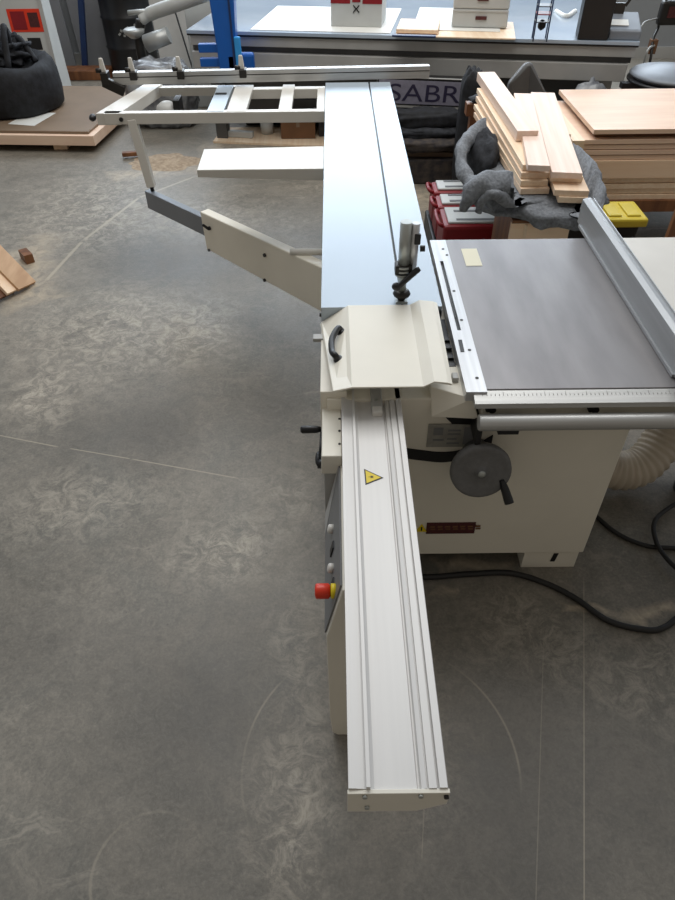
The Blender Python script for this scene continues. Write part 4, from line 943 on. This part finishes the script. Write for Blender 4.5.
# pipes: dust extractor arm
du = thing('extractor_arm', 'grey extractor pipe with elbow rising left of the blue column', 'pipe', (-1.9, 7.5, 0))
p = [Yp(141, 52, 7.4), Yp(139, 38, 7.4), Yp(141, 20, 7.4), Yp(152, 13, 7.4), Yp(175, 5, 7.3), Yp(212, -8, 7.2)]
MB().sweep(spline(p[2:], 6), [.05] * 5 + [.058] * 14, 18).build('upper_pipe', 'machinewhite', du)
MB().sweep(spline([Vector((p[0].x, p[0].y, 0)), p[0], p[1], p[2]], 6), .045, 14).build('riser', 'bolt', du)
MB().sweep([Yp(146, 44, 7.2), Yp(169, 35, 7.2)], [.075, .07], 20).build('lower_stub', 'duct', du)
MB().lathe(Yp(134, 32, 7.35), [(0, -.05), (.04, -.05), (.09, -.01), (.10, .02), (.08, .03), (0, .03)], 20).build('bowl', 'duct', du)
MB().cyl(Yp(128, 13, 7.4), Yp(150, 11, 7.4), .022, n=10).build('handle', 'duct', du)
# grey leaning panels behind pipes
tag(centred(MB().hexa([(-1.85, 8.2, 0), (-1.25, 8.2, 0), (-1.25, 8.24, 0), (-1.85, 8.24, 0), (-2.0, 8.6, 1.4), (-1.3, 8.6, 1.4), (-1.3, 8.64, 1.4), (-2.0, 8.64, 1.4)]).build('grey_sheet', 'benchgrey', None, .003)), 'grey sheet leaning behind the extractor pipe', 'panel')
tag(centred(MB().bar(Yp(174, 8, 8.3), Vector((Yp(196, 66, 8.1).x, 8.1, .0)), .012, .012).build('thin_rod', 'dark')), 'thin black rod leaning on the grey sheet', 'rod')
p = Zp(213, 29, .9)
tag(centred(MB().box(-1.40, -1.14, 7.5, 7.75, 0, .98).build('white_cabinet', 'machinewhite', None, .008)), 'white ribbed cabinet left of the blue column', 'cabinet')
wp = MB().blob((-1.62, 7.0, .26), .32, .22, .29, 48, 24, amp=.14, freq=3.5, e=.6, seed=44, flat=.0).build('wrapped_bundle', 'plastic')
tag(centred(wp), 'bundle wrapped in cloudy plastic film beyond the crosscut fence', 'bundle')
# things on the floor seen through the crosscut frame
bx = thing('cardboard_box', 'brown cardboard box on the floor seen between the crosscut frame and shelf', 'box', (-.33, 6.6, .02))
MB().box(-.48, -.17, 6.45, 6.75, .02, .22).build('carton', 'card', bx, .004); MB().box(-.34, -.31, 6.448, 6.752, .12, .221).build('tape', 'mdf', bx)
tag(centred(MB().hexa([(-1.10, 6.42, 0), (-.02, 6.25, 0), (-.02, 6.80, 0), (-1.05, 6.8, 0), (-1.10, 6.42, .018), (-.02, 6.25, .018), (-.02, 6.80, .018), (-1.05, 6.8, .018)]).build('base_board', 'pine')), 'flat wooden board on the floor under the cardboard box', 'board')
tag(centred(MB().lathe((-.62, 6.62, .019), [(0, 0), (.055, 0), (.062, .11), (.05, .11), (.048, .02), (0, .02)], 24).build('white_cup', 'machinewhite')), 'small white pot left of the cardboard box', 'pot')
tag(centred(MB().bar((-1.0, 6.55, .045), (-.74, 6.50, .045), .06, .05).build('white_offcut', 'machinewhite', None, .004)), 'white offcut lying left of the small pot', 'offcut')
tag(centred(MB().box(-.14, .1, 6.5, 6.75, .019, .24).build('dark_box', 'denim', None, .01)), 'dark box at the right of the cardboard box', 'box')
# dark case and drill seen through the frame
tag(centred(MB().box(-.85, -.08, 6.9, 7.1, .0, .26).build('black_case', 'dark', None, .02)), 'black case on the floor seen between the slats of the crosscut frame', 'case')
dr_ = thing('cordless_drill', 'small black cordless drill lying on the black case', 'drill', (-.25, 7.0, .26))
MB().cyl((-.33, 6.97, .34), (-.17, 6.97, .34), .032, .036).build('drill_body', 'darkcloth', dr_); MB().cyl((-.37, 6.97, .34), (-.33, 6.97, .34), .014, .018).build('chuck', 'steel', dr_)
MB().bar((-.19, 6.97, .34), (-.15, 6.95, .28), .03, .04).build('grip', 'bluedark', dr_, .004); MB().box(-.20, -.10, 6.93, 6.99, .26, .30).build('battery', 'dark', dr_, .005)
# sawdust
sdm = MB(); c = Vector((-1.46, 5.95, 0)); grid = []
for i in range(16):
    row = []
    for j in range(48):
        an = 2 * math.pi * j / 48; rr = i / 15
        e_ = 1 + .35 * noise.noise(Vector((math.cos(an) * 2, math.sin(an) * 2, 3)))
        x_ = rr * .30 * e_ * math.cos(an); y_ = rr * .20 * e_ * math.sin(an)
        row.append(sdm.bm.verts.new(c + Vector((x_, y_, .028 * (1 - rr) ** 1.3 * (1 + .5 * noise.noise(Vector((x_ * 20, y_ * 20, 0)))) + .0008))))
    grid.append(row)
for i in range(15):
    for j in range(48): 
        f = sdm.bm.faces.new((grid[i][j], grid[i][(j + 1) % 48], grid[i + 1][(j + 1) % 48], grid[i + 1][j])); f.smooth = True
bmesh.ops.remove_doubles(sdm.bm, verts=sdm.bm.verts, dist=1e-5)
tag(centred(sdm.build('sawdust_pile', 'sawdust')), 'small heap of sawdust on the floor beyond the grey support arm', 'sawdust', None, 'stuff')
p = Zp(133, 156, .02); tag(centred(MB().bar((p.x - .09, p.y, .035), (p.x + .07, p.y + .03, .035), .05, .035).build('wood_scrap', 'brownwood', None, .006)), 'small brown wood scrap in the sawdust heap', 'offcut')
# leaning planks at the left edge
LP = [((8, 292), (39, 281), (0, 226), 'orangeply', 'front leaning plank of the group at the left edge, with a dark square hole'),
      ((-6, 296), (20, 291), (-22, 250), 'pine', 'second leaning plank at the left edge'),
      ((-22, 300), (6, 295), (-38, 262), 'brownwood', 'brown leaning plank at the left edge, behind the others')]
def lean(foot_r, length, wd, th, m_, label, rise):
    # a plank leaning to the left on its foot
    f0 = Vector(foot_r); dirv = Vector((-.62, .34, rise)).normalized(); nrm_ = dirv.cross(Vector((.2, .9, 0)).normalized()).normalized()
    side = nrm_.cross(dirv).normalized()
    if nrm_.z < 0: nrm_ = -nrm_
    a0 = f0; pts_ = [a0, a0 + side * wd, a0 + side * wd + dirv * length, a0 + dirv * length]
    o = MB().hexa([q_ - nrm_ * th for q_ in pts_] + pts_).build('leaning_plank', m_, None, .002)
    zmin = min(v_.co.z for v_ in o.data.vertices); o.data.transform(Matrix.Translation((0, 0, -zmin)))
    return tag(centred(o), label, 'plank', 'planks leaning at the left edge'), (a0, dirv, side, nrm_, -zmin)
o1, fr1 = lean((-1.94, 3.72, 0), .9, .15, .022, 'tanwood', 'topmost pale leaning plank at the left edge next to a small dark block', .62)
o2, _ = lean((-1.985, 3.66, 0), .9, .19, .022, 'orangeply', 'middle leaning plank at the left edge just under the topmost', .62)
o3, _ = lean((-2.03, 3.60, 0), .9, .15, .022, 'brownwood', 'lowest brown leaning plank at the left edge', .62)
a0, dv_, sd2, nn, dz = fr1
q0 = Zp(29, 262, 0)
MB_ = MB().bar(Vector((q0.x - .05, q0.y + .07, .03)), Vector((q0.x + .02, q0.y - .02, .03)), .055, .06)
tag(centred(MB_.build('wood_block', 'brownwood')), 'small dark wooden block on the floor beside the leaning planks at the left edge', 'block')
